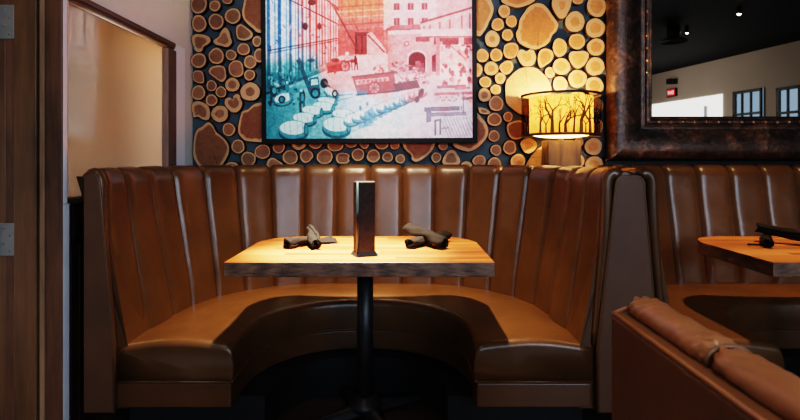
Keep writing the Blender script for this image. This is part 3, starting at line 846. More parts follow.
# (x, y, rx, ry, heart share, tone, label)  or  ([outline...], heart share, tone, label); pixels of the photograph measured at the slices' faces
LOGS = [
 (198.5,4.5,8.8,9.6,.80,'b','large round log slice at the top of the column beside the grey left wall'),
 (214.8,5.8,6,6,.74,'b','small round log slice at the top, second from the grey left wall'),
 (227.3,-1,5.6,5.4,.8,'b','small log slice cut by the photo top, third from the grey left wall'),
 (199,23.5,8,9,.78,'b','oval log slice second from top in the column beside the grey left wall'),
 (216,21.5,8,8.7,.8,'b','round brown log slice directly under the small top one, second column from the left wall'),
 (232.7,16,8.4,8.4,.80,'b','large round log slice just left of the big slab by the picture top left'),
 ([(246,-8),(243,4),(241.5,12),(243,19),(248,25),(253,29),(258,33),(270,32),(278,20),(280,4),(274,-10),(258,-14)],.86,'s','big dark irregular slab half hidden behind the picture at its upper left'),
 ([(235.5,30),(236.5,26),(239,24),(242,24),(248,28),(253,33),(252,38),(245,41),(238,39.5),(235.8,35)],.78,'b','egg-shaped log slice below the big upper left slab beside the picture'),
 ([(225,27),(229,30),(231,37),(232.5,42),(230,46),(226.5,47.7),(221,46.3),(215.5,45),(212.8,42),(214,39.5),(218,36.5),(221,31)],.62,'b','bell-shaped log slice with a narrow top, left of the egg-shaped slice'),
 ([(191,41),(191.8,36),(196,33.5),(203,34),(209.5,36.5),(211,41),(208,44.5),(204,47),(202,51.5),(197.5,52.5),(194,50),(192.5,45)],.64,'b','heart-shaped log slice touching the grey left wall, third from the top'),
 (257,41.3,5,5.8,.7,'b','small pale log slice squeezed against the picture below the egg-shaped slice'),
 (198.5,60.5,8.3,8,.78,'b','round log slice under the heart-shaped one beside the grey left wall'),
 (216.3,56,8,8.8,.80,'b','round dark-hearted log slice below the bell-shaped slice'),
 (231,55,5.8,5.8,.76,'b','small round log slice below and right of the bell-shaped slice'),
 (243.5,49.2,6.7,6.6,.80,'b','medium round log slice directly below the egg-shaped slice'),
 (259,55.5,5.6,7.4,.75,'b','log slice mostly tucked behind the left edge of the picture halfway up'),
 (250,62,6.6,7.2,.76,'b','round reddish log slice above the little round one left of the picture'),
 ([(208,71.5),(211,66.5),(219,64.8),(225,67),(226.5,73),(226.5,78),(222.5,82.5),(217,80),(211,75.5)],.80,'b','rounded triangular log slice with a pale heart, in the middle of the left log strip'),
 ([(228,69),(229,64),(233,60.5),(238,60),(242.5,63),(244,71),(242.5,75.5),(237,77.8),(232,76.5),(229,73)],.84,'b','pinkish rounded square log slice right of the triangular slice'),
 (249.5,75,5.9,5.8,.78,'b','little round log slice right of the pinkish rounded square slice'),
 ([(192,76),(194,71),(199,70),(203,72),(204.5,78),(204,83),(200,83.8),(196,82.5),(193,80)],.82,'b','teardrop log slice beside the grey left wall at the height of the triangular slice'),
 (211.5,85.7,5.6,5.9,.78,'b','little round log slice just below the triangular slice'),
 (232.3,84.7,7.5,7.6,.60,'b','round log slice with thick pale rim under the pinkish rounded square slice'),
 (250.2,91.7,10.1,9.8,.50,'b','large pale round log slice with a small brown heart, left of the picture'),
 (198.3,92.7,7.5,7.8,.78,'b','round log slice under the teardrop slice beside the grey left wall'),
 (221,92,5.8,6,.78,'b','small round log slice between the pale-rimmed slice and the little ones, left strip'),
 (211.5,100.2,6.4,6.2,.74,'b','small round log slice above the pale one in the lower left strip'),
 ([(224,102),(225.5,98.5),(229.5,97),(232.5,99),(233.8,95.2),(237,93.5),(240,95),(241,99),(242.8,103),(241,109),(237,112.5),(232,112.8),(228,109.5),(225,106)],.62,'b','notched heart-shaped log slice above the big slab at the picture bottom left'),
 ([(191,110.5),(191.5,104),(196,100.8),(202,101.5),(208,105),(210.5,111),(210,118),(207,120.5),(202,119.5),(198,117),(194,118),(192,116),(192.5,113)],.66,'b','lopsided wide log slice above the biggest slab beside the grey left wall'),
 (219.8,113.8,8.8,9,.52,'b','pale round log slice with small heart, above the biggest left slab'),
 ([(264,102.3),(256,103),(251,106),(248,108.8),(242,111),(240,116),(238,124),(237.6,131.5),(240,136.5),(245,141),(252,142),(261,142.5),(271,139),(276,125),(272,108)],.86,'s','big dark slab half behind the lower left corner of the picture'),
 (228.7,129.5,6.6,7.2,.80,'b','small greyish log slice between the two big lower left slabs'),
 ([(202,126),(208,121.5),(213,125),(216,131),(222,136),(227,141),(229.5,147),(229,154),(226,160),(222,166),(215,171),(203,171),(196,163),(192.7,156),(192.7,146),(194,136),(197,129)],.88,'s','biggest dark slab at the bottom left, beside the grey wall above the booth'),
 (238,146.5,7.2,7.4,.78,'b','round log slice right of the biggest bottom left slab'),
 (248.3,159,8.2,7.8,.80,'b','round dark log slice resting above the booth, left of the picture corner'),
 (231.5,169.5,9.3,8,.74,'b','log slice rising just above the booth right of the biggest left slab'),
 (262.5,151.7,8.5,7.6,.84,'b','round log slice just below the lower left corner of the picture'),
 (278.7,147.3,6.5,6.5,.78,'b','log slice first along the picture underside from its left corner'),
 ([(266,168),(267,161),(270,157.8),(274,157.6),(279,160.5),(283.3,164),(284,170),(275,173)],.76,'b','sloping arch log slice peeping above the booth under the picture left end'),
 (290.3,157.3,8,8,.82,'b','round log slice above the booth, first full one under the picture left end'),
 ([(290.5,140),(292,146.5),(295,149.5),(298.5,150.7),(302,149.5),(306,146.5),(307.5,140),(299,136)],.5,'b','half-hidden log slice with a pale split lower edge under the picture'),
 ([(299.5,157),(300.5,152),(304,149.4),(309,149.6),(313,153),(313.6,157),(311.5,159.5),(310,161.5),(306,163.3),(302,161.8)],.80,'b','round log slice with a notched lower right edge under the picture'),
 (315.5,142,7.6,7.5,.80,'b','half-hidden log slice above the gap right of the notched round slice'),
 (324.7,156.8,8.4,7.9,.84,'b','largest round log slice in the row beneath the picture left half'),
 (335.2,145,8.4,7.2,.82,'b','half-hidden log slice under the picture, right of the largest round slice'),
 ([(335.4,158),(336.5,154.5),(341,152.2),(347,153),(350,155.5),(349,159),(350,160.5),(347.5,163.7),(340,164),(336.5,162)],.78,'b','wide log slice notched on its right, below the picture near the menu holder'),
 (351,143,6.2,5.3,.78,'b','shallow half-hidden log slice just above and left of the menu holder'),
 (358,154.6,6.8,6.7,.82,'b','round log slice above the top of the menu holder'),
 (364.5,144,5,5.2,.78,'b','small half-hidden log slice touching the picture above the menu holder'),
 (373.4,156,7.2,7,.80,'b','round log slice just right of the one above the menu holder'),
 (382,143.5,7.2,6.6,.80,'b','half-hidden log slice second right of the menu holder line, under the picture'),
 (387.6,157,5.7,5.6,.76,'b','small round log slice left of the smallest one under the picture'),
 (395,144.8,5,5.1,.80,'b','small half-hidden log slice left of the big pointed slab under the picture'),
 (400.3,158.8,5.3,5,.72,'b','smallest round log slice in the row under the picture, below the pointed slab'),
 ([(401,136),(402,144),(405,150),(411,155.5),(411.5,160),(416,162.3),(422,160),(428,155.5),(433,150),(436,143),(437,134),(420,126)],.80,'s','big slab with a pointed pale foot half behind the picture bottom edge'),
 (436.3,157.5,5.3,5.7,.76,'b','small oval log slice right of the pointed slab under the picture'),
 (443,145,5,5.8,.80,'b','small half-hidden log slice above the rounded triangle under the picture'),
 ([(442,163),(442.7,158),(446,152),(451,149.2),(455.5,150.5),(460,158),(460.6,163),(456,165.5),(446,165.6)],.64,'b','rounded triangular log slice with thick pale rim under the picture right end'),
 ([(477,112),(482,117.5),(486,122),(488.8,130),(488,136),(485,141),(478,148),(470,152),(464,151.3),(456,148.5),(452,143.5),(450,130),(455,115),(465,108)],.82,'s','big slab curling round the lower right corner of the picture'),
 (466.5,167,6.4,6.2,.5,'b','pale log slice peeping above the booth below the big corner slab'),
 (479.3,160.7,7.2,6.1,.80,'b','wide round log slice above the booth, first right of the picture'),
 ([(490,-2),(494,7),(493,15),(489,23),(487,28),(482,35),(479,36.5),(474,35),(466,30),(463,5),(470,-8),(482,-9)],.74,'o','big slab half behind the upper right edge of the picture'),
 ([(501,1),(505,4.5),(512,7),(518,8),(526,6),(535,1),(537,-8),(520,-14),(502,-8)],.62,'o','wide log slab cut by the photo top above the biggest right slab'),
 (504.3,11.3,6.3,7,.62,'o','grey-brown round log slice near the top right of the picture'),
 (511.5,21.3,5.8,6.5,.74,'o','small log slice wedged left of the biggest right slab'),
 (497.8,24.5,6.7,6.7,.76,'o','round log slice left of the small wedged one, right of the picture top'),
 (507.5,35,5.8,6.4,.74,'o','small round orange-hearted slice beside the lower left of the biggest right slab'),
 (492.3,39,7.9,8.7,.44,'o','pale squarish log slice with a small heart right of the picture'),
 ([(515.5,34),(518,28),(519,20),(524,12),(529,6),(536,2.8),(543,3.5),(548,8),(552,14),(557,21),(559,25),(557,31),(553,35),(551,40),(549,43),(544,47),(535,50),(525,47),(518,42)],.84,'g','biggest reddish slab at the top between picture and mirror'),
 ([(551.5,6),(553,-4),(558,-8),(568,-8),(572,-3),(571,7),(568,13),(565,18),(560,19),(556,15)],.34,'o','pale shield-shaped log slice at the top right of the biggest right slab'),
 (578,-.5,6,5.2,.7,'o','rough dark little log slice cut by the photo top near the mirror'),
 (596.7,6.5,10.2,11,.66,'o','large log slice at the top of the column beside the mirror frame'),
 (575,21.7,10.3,10.7,.48,'o','large pale round log slice with small orange heart at the upper right'),
 (595.5,28,10.3,10,.58,'o','second log slice from the top in the column beside the mirror frame'),
 (559.8,47.5,7.7,9.7,.68,'o','tall oval orange log slice right of the biggest slab foot'),
 (577,41.5,8.8,8.2,.76,'o','round orange log slice under the large pale small-hearted one, with a dark foot'),
 (596,47,9.1,9.2,.64,'o','third log slice from the top in the column beside the mirror frame'),
 (482.5,55.5,6.5,7.3,.74,'o','round orange log slice hugging the picture edge, below the pale squarish one'),
 (496.3,55,6.4,7,.76,'o','round orange log slice second from the picture edge, mid height of the right strip'),
 ([(503,51),(504.5,45),(510,42.5),(516,43),(519,47),(518.5,52),(516,57),(511,59.2),(506,58),(503.5,54.5)],.80,'o','tilted rounded log slice above left of the double-lobed one'),
 ([(516.5,55),(519,50),(523,49.2),(526.5,51),(530,49),(534.5,50.5),(536.5,57),(535,63),(531,66.5),(524,66.5),(520.5,63.5),(518,59)],.5,'o','double-lobed heart-shaped pale log slice above the huge round slab'),
 ([(537.5,57),(540,50),(546,48),(552,50.5),(554,56),(551,62),(546,65.5),(541,68.2),(538,64)],.74,'o','lumpy orange log slice above right of the huge round slab'),
 (476.5,70,6.5,7.3,.55,'o','pale log slice partly behind the right edge of the picture at mid height'),
 (491.3,68.5,7.3,7.5,.52,'o','pale log slice with a ragged orange heart right of the picture'),
 ([(499,68),(501,63.5),(507,60.2),(512,61.5),(513.8,67),(511.5,72),(507,75),(502,73)],.74,'o','two-toned orange and grey log slice left of the huge round slab'),
 (485.4,82,6.3,5.9,.76,'o','orange log slice by the picture edge left of two small pale slices'),
 (500.2,78.3,5.7,5.9,.5,'o','small pale log slice touching the huge round slab on its left, upper of two'),
 (495.8,89.6,5.5,5.5,.62,'o','small pale round log slice, lower of two left of the huge round slab'),
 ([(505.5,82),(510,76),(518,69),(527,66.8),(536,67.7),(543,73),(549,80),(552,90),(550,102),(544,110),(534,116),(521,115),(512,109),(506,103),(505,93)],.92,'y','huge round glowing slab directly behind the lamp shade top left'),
 (561.5,66.5,9.1,8.9,.60,'o','large plain pale round log slice above the middle of the lamp shade'),
 ([(568.5,56),(571,51.5),(578,50.8),(585,50.8),(589.3,54),(588,60),(584,66),(579,68.8),(574,67.5),(570,62)],.68,'o','heart-shaped orange log slice in the column next to the mirror-side column'),
 (595.3,66.5,9.7,9.6,.58,'o','fourth log slice from the top in the column beside the mirror frame'),
 (550,72.5,5.3,5.8,.58,'o','tiny round pale log slice at the upper right of the huge round slab'),
 (577.6,78.8,9.5,9.6,.64,'o','pale round log slice under the heart-shaped orange one'),
 (594.5,86,9.6,9.5,.62,'o','fifth log slice down beside the mirror frame, just above the shade'),
 (560.3,84.2,7.7,8.3,.6,'o','bright pale log slice touching the middle of the lamp shade rim'),
 (577.7,96.5,7.6,6.6,.6,'o','log slice showing only an arch above the lamp shade rim, right of middle'),
 (484.5,95,6.6,7.4,.55,'b','tan log slice with a small dark heart right of the picture, left of the lamp'),
 (496.2,103.5,7.9,8.1,.80,'b','round dark-hearted log slice left of the lamp shade'),
 ([(478,108),(480,107.2),(486,108.5),(490.5,112.5),(488.5,114.2),(484,114.4),(479.5,113)],.5,'b','broken half-moon log slice between picture and lamp'),
 (494.5,119.5,7.6,7.1,.80,'b','round reddish log slice left of the lamp, below the dark-hearted one'),
 (508,116.8,5,5.3,.80,'b','small round log slice close left of the lamp shade'),
 ([(507,124),(513,121),(521,120),(528,125),(528,133),(522,138.3),(515,140),(509.5,137.3),(506.7,131)],.82,'s','dark slab partly behind the lower left of the lamp shade'),
 (494,136,5.8,6.2,.80,'b','small round log slice third left of the lamp, beside the corner slab'),
 (509.8,147.5,7.2,7.5,.78,'b','round log slice below the dark slab at the lamp shade left'),
 (496,150.2,5.9,6.1,.76,'b','small oval log slice above the booth, left of the round one under the dark slab'),
 ([(520,145),(522,140),(529,137.5),(535,140),(537.6,145),(535,150.5),(530,154),(524,152.5)],.50,'o','pale many-sided log slice with a dark heart, left of the lamp block top'),
 (494.5,164,7.5,7,.78,'b','log slice cut by the booth top, second right of the picture corner'),
 (518,160.7,8,7.2,.7,'o','glowing round log slice above the booth left of the lamp block'),
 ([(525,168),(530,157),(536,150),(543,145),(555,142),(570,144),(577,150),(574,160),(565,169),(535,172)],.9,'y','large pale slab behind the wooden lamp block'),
 (593.5,146.5,9.3,8.9,.62,'o','round log slice right of the lamp block, upper of two beside the mirror frame'),
 (594.5,164.5,9.8,8.6,.62,'o','lowest log slice beside the mirror frame, cut by the booth top'),
 (580,161,4.8,6.5,.6,'o','small log slice peeping out right of the lamp block near the booth top'),
 (579,142,4.8,5.6,.6,'o','small log slice just under the lamp shade, right of the block top'),
 (594.5,106,9.4,9.4,.6,'o','log slice almost hidden by the upper right of the lamp shade'),
 (594.5,126.6,9.4,9.6,.6,'o','log slice almost hidden by the lower right of the lamp shade'),
]
TONES = {'b': (.20,.090,.048), 's': (.17,.062,.028), 'o': (.40,.165,.052), 'g': (.30,.115,.038), 'y': (.60,.34,.13)}  # orange and yellow tones carry the lamp's warm light in the heartwood colour
def catmull(pts, n):
    out = []; m = len(pts)
    for k in range(n):
        u = k*m/n; i = int(u); t = u-i
        p0, p1, p2, p3 = [Vector(pts[(i+j) % m]) for j in (-1, 0, 1, 2)]
        out.append(.5*((2*p1)+(p2-p0)*t+(2*p0-5*p1+4*p2-p3)*t*t+(3*p1-p0-3*p2+p3)*t**3))
    return out
def build_log(spec, idx):
    rnd = random.Random(idx*7+3)
    NS = 44; Y = LY+rnd.uniform(-.004, .004)
    if isinstance(spec[0], list):
        pts, hr, tone, label = spec; out = catmull(pts, NS)
        c = sum((Vector(p) for p in out), Vector((0, 0)))/NS
    else:
        x, y, rx, ry, hr, tone, label = spec; c = Vector((x, y)); ph = [rnd.uniform(0, 6.3) for _ in range(4)]
        out = []
        for k in range(NS):
            a = 2*PI*k/NS
            w = 1+.022*math.sin(2*a+ph[0])+.020*math.sin(3*a+ph[1])+.012*math.sin(5*a+ph[2])+.008*math.sin(9*a+ph[3])
            out.append(Vector((x+rx*w*math.cos(a), y+ry*w*math.sin(a))))
    W = [world(p.x, p.y, Y) for p in out]; wc = world(c.x, c.y, Y)
    me = bpy.data.meshes.new('log_slice'); NR = 9
    verts = [(0, 0, 0)]; uvs = [(0, 0)]; faces = []
    size = sum((w-wc).length for w in W)/NS
    bk = min(.0035, size*.07)                     # bark thickness
    for r in range(1, NR+1):
        f = r/NR
        for k in range(NS):
            p = (W[k]-wc); p = p*(1-bk/p.length)*f
            verts.append((p.x, p.y-.0015*(1-f), p.z))
    for k in range(NS): faces.append((0, 1+(k+1) % NS, 1+k))
    for r in range(NR-1):
        for k in range(NS):
            a, b = 1+r*NS+k, 1+r*NS+(k+1) % NS
            faces.append((a, b, b+NS, a+NS))
    me.from_pydata(verts, [], faces); uv = me.uv_layers.new(name='polar'); 
    for poly in me.polygons:
        ks = [(v-1) % NS for v in poly.vertices if v > 0]
        wrap = (0 in ks) and (NS-1 in ks)
        for li in poly.loop_indices:
            v = me.loops[li].vertex_index
            if v == 0: uv.data[li].uv = (0, (ks[0]+.5)/NS)
            else:
                k = (v-1) % NS; kk = k+NS if (wrap and k == 0) else k
                uv.data[li].uv = (((v-1)//NS+1)/NR, kk/NS)
    o = link_mesh('log_slice', me, M['log_face'], None, True); o.location = wc
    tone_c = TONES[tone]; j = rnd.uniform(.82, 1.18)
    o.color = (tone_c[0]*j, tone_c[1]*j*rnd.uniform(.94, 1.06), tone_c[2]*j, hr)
    tag(o, label, 'log slice', 'log slices covering the back wall')
    bm = bmesh.new(); rows = []
    for q, dy in ((-bk, .0002), (-.0006, -.0012), (0, .002), (.0006, YW+.001-Y)):
        rows.append([((W[k]-wc)*(1+q/(W[k]-wc).length*1.0))+Vector((0, dy, 0)) for k in range(NS)])
    grid(bm, rows, True)
    obj('bark', bm, M['bark'], o, True)
for i, s in enumerate(LOGS): build_log(s, i)

# ================================================================== picture
def paint_print():
    c = Canvas(265.2, -62, 472.5, 138.8, 2.0); X, Y = c.X, c.Y
    c.soft = .9
    c.L[:] = .86
    P, Ln, E = c.poly, c.line, c.ell
    n4, n2, n10 = c.noise(4, 1), c.noise(1.6, 2), c.noise(12, 3)
    # sky and upper storeys
    P([(267,-62),(473,-62),(473,-30),(267,-30)], .9)
    # yard
    P([(265,100),(335,60),(380,52),(473,70),(473,139),(265,139)], .93)
    gx = np.clip((X-265)/110, 0, 1); g_ = ((Y > 58)*(1-gx)); c.L -= .34*g_*np.clip((Y-58)/30, 0, 1)
    # left facade of tall piers running to the middle distance
    P([(265,-62),(338,-20),(338,62),(265,92)], .9); c.L -= .35*np.clip((Y-55)/20, 0, 1)*(X < 338)*(Y < 95-(X-265)*.4)
    for i, (x0, w) in enumerate([(268.5,3.2),(275,1.2),(279.5,3.4),(286.5,.9),(290.5,2.6),(295.5,.8),(298.5,1.6),(302.5,2.4),(306.5,1.0),(310,2.2),(313.5,.9),(316.5,2.0),(319.5,.8),(322,1.6),(325,1.4),(328,1.0),(330.5,1.5),(333.5,.9),(336,1.1)]):
        Ln((x0, -60), (x0, 88-(x0-268)*.42), w, .30 if w > 1.5 else .5, .85)
    for x0 in (271.5, 283, 294, 304.5, 314, 321, 327):
        Ln((x0, -60), (x0, 86-(x0-268)*.42), 1.0, .98, .7)
    for (a, b, w) in (((268,50),(338,38),1.0), ((268,-12),(338,24),1.1), ((268,-45),(338,8),1.1), ((268,53),(338,40),.6)):
        Ln(a, b, w, .12, .85)
    rng = random.Random(4)
    for k in range(60):
        x = rng.uniform(268, 337); y = rng.uniform(-10, 84); Ln((x, y), (x+rng.uniform(-2, 3), y+rng.uniform(-1, 6)), rng.uniform(.5, 1.7), rng.choice((.1, .25, 1.0)), .55)
    E(305.5, 26, 2.6, 4, .06, .9); E(319.5, 26, 2, 3.6, .1, .9); E(312, 2, 4, 3.2, .05, .9); E(311, 60, 4, 2, .15, .6)
    # middle building
    P([(338,-62),(388,-62),(388,54),(338,56)], .62)
    for y in (-50,-38,-26,-14,-4,4,9,15,22,27): Ln((338, y+3), (388, y), 1.3, .82 if y % 2 else .40, .8)
    for x in (342,349,356,363,371,379): Ln((x,-40),(x,28),.9,.42,.6)
    for x in (341,348,354): P([(x,30),(x+5,30),(x+5,38),(x,38)], .45)
    P([(338,29),(384,27),(384,54),(338,54)], .50, .65)
    P([(355,32),(369,32),(369,54),(355,54)], .16); P([(357.5,36),(361,36),(361,54),(357.5,54)], .36); P([(363,36),(366,36),(366,54),(363,54)], .30)
    P([(367,34),(372,32),(386,50),(386,55),(367,54)], .88, .9); Ln((368,35),(384,52),1.3,.25)
    Ln((333,5),(359,53),1.5,.22); Ln((333,5),(338,9),3,.4); Ln((352,18),(358,30),.9,.4)
    # right building
    P([(384,-62),(473,-62),(473,30),(384,30)], .88)
    P([(437,-62),(473,-62),(473,20),(437,24)], .80)
    for x in (394,408,422): 
        for y in (-46,-30,-13,3,18): P([(x,y),(x+6,y),(x+6,y+7),(x,y+7)], .34); Ln((x+3,y),(x+3,y+7),.7,.62); Ln((x-1,y+8),(x+7,y+8),1,.98)
    P([(386,29),(392,25.5),(424,24.5),(428,29),(428,33),(386,34)], .5); P([(388,31),(426,30),(426,34),(388,35)], .92)
    P([(388,35),(440,33),(440,75),(388,75)], .74)
    E(406.5,44,2.8,2.8,.45); E(406.5,44,1.5,1.5,.85)
    E(417,58,10,8,.92); P([(407,58),(427,58),(427,72),(407,72)], .9); E(417,59,8.5,7,.14); P([(408.5,59),(425.5,59),(425.5,72),(408.5,72)], .14); E(418,64,3,3,.45); P([(412,66),(424,63),(424,72),(412,72)], .38, .7)
    P([(432,56),(436,54),(436,72),(432,72)], .2)
    # elevated way
    P([(421,23),(472.5,8),(472.5,30),(421,30)], .80); Ln((421,23),(473,8),2.0,.30); Ln((421,26.5),(473,12.5),.8,.95)
    for x in (424,430,440,450,462,470): Ln((x,27-(x-424)*.28),(x,30),1.3,.35)
    P([(421,29),(472.5,29),(472.5,37),(421,37)], .9); Ln((421,37.2),(473,37.2),1.2,.35)
    P([(434,38),(472.5,38),(472.5,45),(434,45)], .28, .9); P([(416,37),(430,37),(430,42),(416,42)], .35)
    P([(436,38),(440,38),(440,76),(436,76)], .6); P([(459,38),(464,38),(464,50),(461,80),(459,80)], .82)
    for k in range(70):
        x = rng.uniform(441, 472); y = rng.uniform(44, 84); E(x, y, rng.uniform(.6, 2.2), rng.uniform(.8, 4), rng.choice((.15,.3,.6,.98,1)), .7)
    Ln((448,44),(466,60),1,.4)
    # heaps and wagons
    for k in range(190):
        t = rng.random(); x = 375+t*52+rng.uniform(-3, 3); y = 84-rng.random()*(24-abs(t-.4)*22)
        E(x, y, rng.uniform(.7, 2.2), rng.uniform(.5, 1.5), rng.choice((.28,.45,.62,.95)), .75)
    P([(352,77),(394,72),(396,92),(357,95)], .42); P([(355,80),(388,77),(389,81),(356,85)], .80); Ln((352,77),(396,72),1.5,.2); Ln((356,95),(398,91),1.6,.15)
    for k in range(7): P([(358+k*4.2,80.6-k*.35),(360.5+k*4.2,80.4-k*.35),(360.3+k*4.2,83.6-k*.35),(358.4+k*4.2,83.8-k*.35)], .45, .7)
    for r in (6.5,): E(374,88,r,r,.3); E(374,88,r-1.4,r-1.4,.75); [Ln((374-6*math.cos(a),88-6*math.sin(a)),(374+6*math.cos(a),88+6*math.sin(a)),.8,.3) for a in (0,.8,1.6,2.4)]
    P([(393,84),(417,80),(420,88),(396,92)], .2); Ln((352,94),(318,97),.8,.4); Ln((352,97),(330,102),.7,.45)
    # horse cart with driver
    P([(326,63),(345,59),(346,70),(327,73)], .55); E(345,66,5.5,5.5,.3); E(345,66,4.3,4.3,.78); [Ln((345-5*math.cos(a),66-5*math.sin(a)),(345+5*math.cos(a),66+5*math.sin(a)),.6,.35) for a in (0,.8,1.6,2.4)]
    P([(327,66),(342,63),(342,71),(328,73)], .35, .7); E(347,53.5,1.8,1.8,.95); E(347,58,2.4,3.2,.85); E(335,60,4,2,.3)
    Ln((346,62),(352,60),1.5,.3); E(352,61,2.6,1.8,.3); E(355.5,60.5,1.7,4,.12); Ln((355,63),(354.5,70),1.2,.15); Ln((357,63),(357.3,69.5),1.2,.15); E(355.3,56.5,1.1,1.2,.2); Ln((348,62),(349,70),1,.35); Ln((351.5,62),(352,70),1,.3)
    # workers, truck and barrels
    def barrel(x, y, rx, ry, ang=.08, end=1, lum=1.0):
        E(x, y+ry*.35, rx*1.04, ry*.95, .25, .8, ang)
        E(x, y, rx, ry, .62, 1, ang); E(x-.0, y-ry*.18, rx*.94, ry*.74, lum, 1, ang)
        for q in (-.62,-.25,.25,.62):
            k = math.sqrt(1-q*q); cx, cy = x+q*rx*math.cos(ang), y+q*rx*math.sin(ang)
            Ln((cx, cy-ry*k*.95), (cx+.5, cy+ry*k*.95), .55, .45, .35)
        if end: E(x+rx*.86*math.cos(ang), y+rx*.86*math.sin(ang), rx*.16, ry*.70, .32, 1, ang); E(x+rx*.88*math.cos(ang), y+rx*.88*math.sin(ang), rx*.11, ry*.5, .6, 1, ang)
    for k in range(90):
        x = rng.uniform(268, 300); y = rng.uniform(72, 104); E(x, y, rng.uniform(.5, 2.0), rng.uniform(.5, 2.2), rng.choice((.12,.3,.6,.95)), .6)
    E(273,91,3.6,5.5,.2); E(277,84.5,2,1.8,.8); Ln((272,94),(270,105),2,.2); Ln((275,95),(277,105),1.8,.25); E(274,90,2,3,.75,.8)
    E(287,86,2,4,.55); E(287,82,1.3,1.3,.9)
    barrel(283,98.5,9.5,6,-.25); E(281.5,99,3.6,4,.15); E(281.5,99,2,2.4,.6)
    E(302,96,3,7,.2); E(301,90,1.6,1.6,.9); Ln((300,100),(300,112),2.2,.25); Ln((303.5,100),(304,112),2,.35); E(302,97,1.6,4,.8,.7)
    P([(296,60),(300,57),(313,92),(309,94)], .3, .8)
    P([(309,78),(318,76),(320,90),(309,91)], .4); P([(311,79.5),(317,78.5),(318,84),(311,85)], .9); E(315,93,5.2,5.6,.15); E(315,93,3,3.4,.6); E(324,83,4,5,.12); Ln((325,82),(332,90),2,.5)
    barrel(331,92.5,7.5,4.6,.5); E(334.5,93.5,3,4,.18); E(334.5,93.5,1.5,2.2,.8)
    barrel(327,101,10,4.4,.12); barrel(323,107,11.5,5.8,.10); barrel(312,111,10.5,6,.08); barrel(304,118.5,12,6.6,.05); barrel(293,129,14.5,9.4,.0)
    barrel(343,115,11.5,6.2,.12); barrel(336,126,14,9.6,.05)
    for k in range(9):
        barrel(352+k*8.2, 119-k*3.1, 9, 6.2-.25*k, -.25, 0, .96)
    for k in range(13):
        x = 358+k*4.9; y = 122-k*2.6; P([(x,y+7),(x+1.6,y-3-2*rng.random()),(x+3,y+1),(x+5,y+6)], .35, .55)
    E(421,93,2.6,4.6,.15,1,.3); E(417,99.5,2.3,3.8,.18,1,.3)
    E(360,108,1.4,2.6,.4); E(367,104,1.2,2.4,.5); P([(364,112),(372,107),(376,116),(371,126),(362,128)], .45, .6)
    # benches and crates at the lower right
    for (x0,y0,x1,y1,v) in ((437,86,466,89,.45),(434,93,472,96,.5),(433,97,452,101,.85),(424,104,462,107.5,.96),(424,107.5,462,112,.42),(426,111,431,123,.45),(428,113,466,117,.55),(434,120,441,136,.45),(436,122,439,136,.95),(441,128,449,130,.6),(455,88,470,90.5,.55),(462,98,472,101,.4)):
        P([(x0,y0),(x1,y0-1),(x1,y1-1),(x0,y1)], v)
    for k in range(16):
        x = 440+k*2; E(x, 99+rng.uniform(-3, 3), .9, .8, .25, .7)
    Ln((460,92),(460,112),1.5,.9); Ln((463,93),(463,114),1,.35)
    for k in range(10): Ln((440+k*3.2,118),(448+k*3.2,137),.9,.55,.7)
    # texture of an old photograph
    L = (c.L-.5)*1.12+.47 + (n2-.5)*.15 + (n4-.5)*.12
    L = np.clip(L, 0, 1)
    # tinting: two colours laid over the old photograph
    def sm(a, b, x): t = np.clip((x-a)/(b-a), 0, 1); return t*t*(3-2*t)
    wob = (n10-.5)*14+(n4-.5)*6
    blue = (1-sm(296, 312, X+wob*.8))*(1-sm(46, 60, Y+wob*.5))
    pur = sm(288, 306, X+wob)*(1-sm(318, 332, X+wob))*(1-sm(40, 62, Y))
    red = sm(298, 318, X+wob*.7-(Y-20)*.25)*(1-sm(84, 100, Y+wob-(X-360)*.10))
    teal = (1-sm(318, 352, X+wob-(Y-80)*.35))*sm(44, 64, Y+wob)
    tealm = (1-sm(395, 425, X+wob))*sm(88, 104, Y+wob*.6)
    # colour by lightness for each tint: dark, mid, light
    def duo(d, m, l):
        d, m, l = map(np.array, (d, m, l)); t = L[..., None]
        return np.where(t < .5, d+(m-d)*t*2, m+(l-m)*(t-.5)*2)
    Cw = duo((.22,.17,.25), (.62,.55,.66), (.98,.95,1.0))
    Cr = duo((.42,.03,.05), (.90,.36,.34), (.99,.86,.88)); Cp = duo((.45,.10,.16), (.90,.50,.54), (.99,.88,.92))
    Ct = duo((0,.09,.17), (.06,.50,.58), (.80,.95,.97)); Cb = duo((.01,.14,.36), (.26,.58,.80), (.95,.98,1.0)); Cm = duo((.04,.20,.32), (.40,.68,.82), (.96,.98,1.0))
    Co = Cw
    for C_, wt in ((Cm, tealm), (Ct, teal), (Cr, red*(1-.6*sm(385, 410, X))), (Cp, red*sm(385, 410, X)), (Cb, blue*(1-.55*pur)), (Cr, pur*.55)):
        Co = Co*(1-wt[..., None])+C_*wt[..., None]
    org = sm(330, 350, X)*(1-sm(372, 400, X))*(1-sm(6, 30, Y)); Co[..., 2] -= .10*org; Co[..., 1] += .05*org
    Co = Co**1.22*1.0
    return c, srgb2lin(Co)
c, colr = paint_print()
PYD = 3.062      # front of the print
sx_ = PYD/F
ang = math.radians(.32)
Pw = np.zeros(c.X.shape+(3,))
cx_, cz_ = (370-PX)*sx_, EYE-(40-PY)*sx_
Pw[..., 0] = (c.X-PX)*sx_-cx_; Pw[..., 2] = EYE-(c.Y-PY)*sx_-cz_
pic = thing('framed_picture', 'large framed tinted picture of barrels in an old industrial yard, hung on the log wall', 'picture', (cx_, PYD, cz_))
pic.rotation_euler = (0, -ang, 0)
link_mesh('print', grid_mesh('print', Pw, colr), M['print'], pic, False)
def px2(x, y): return ((x-PX)*sx_-cx_, EYE-(y-PY)*sx_-cz_)
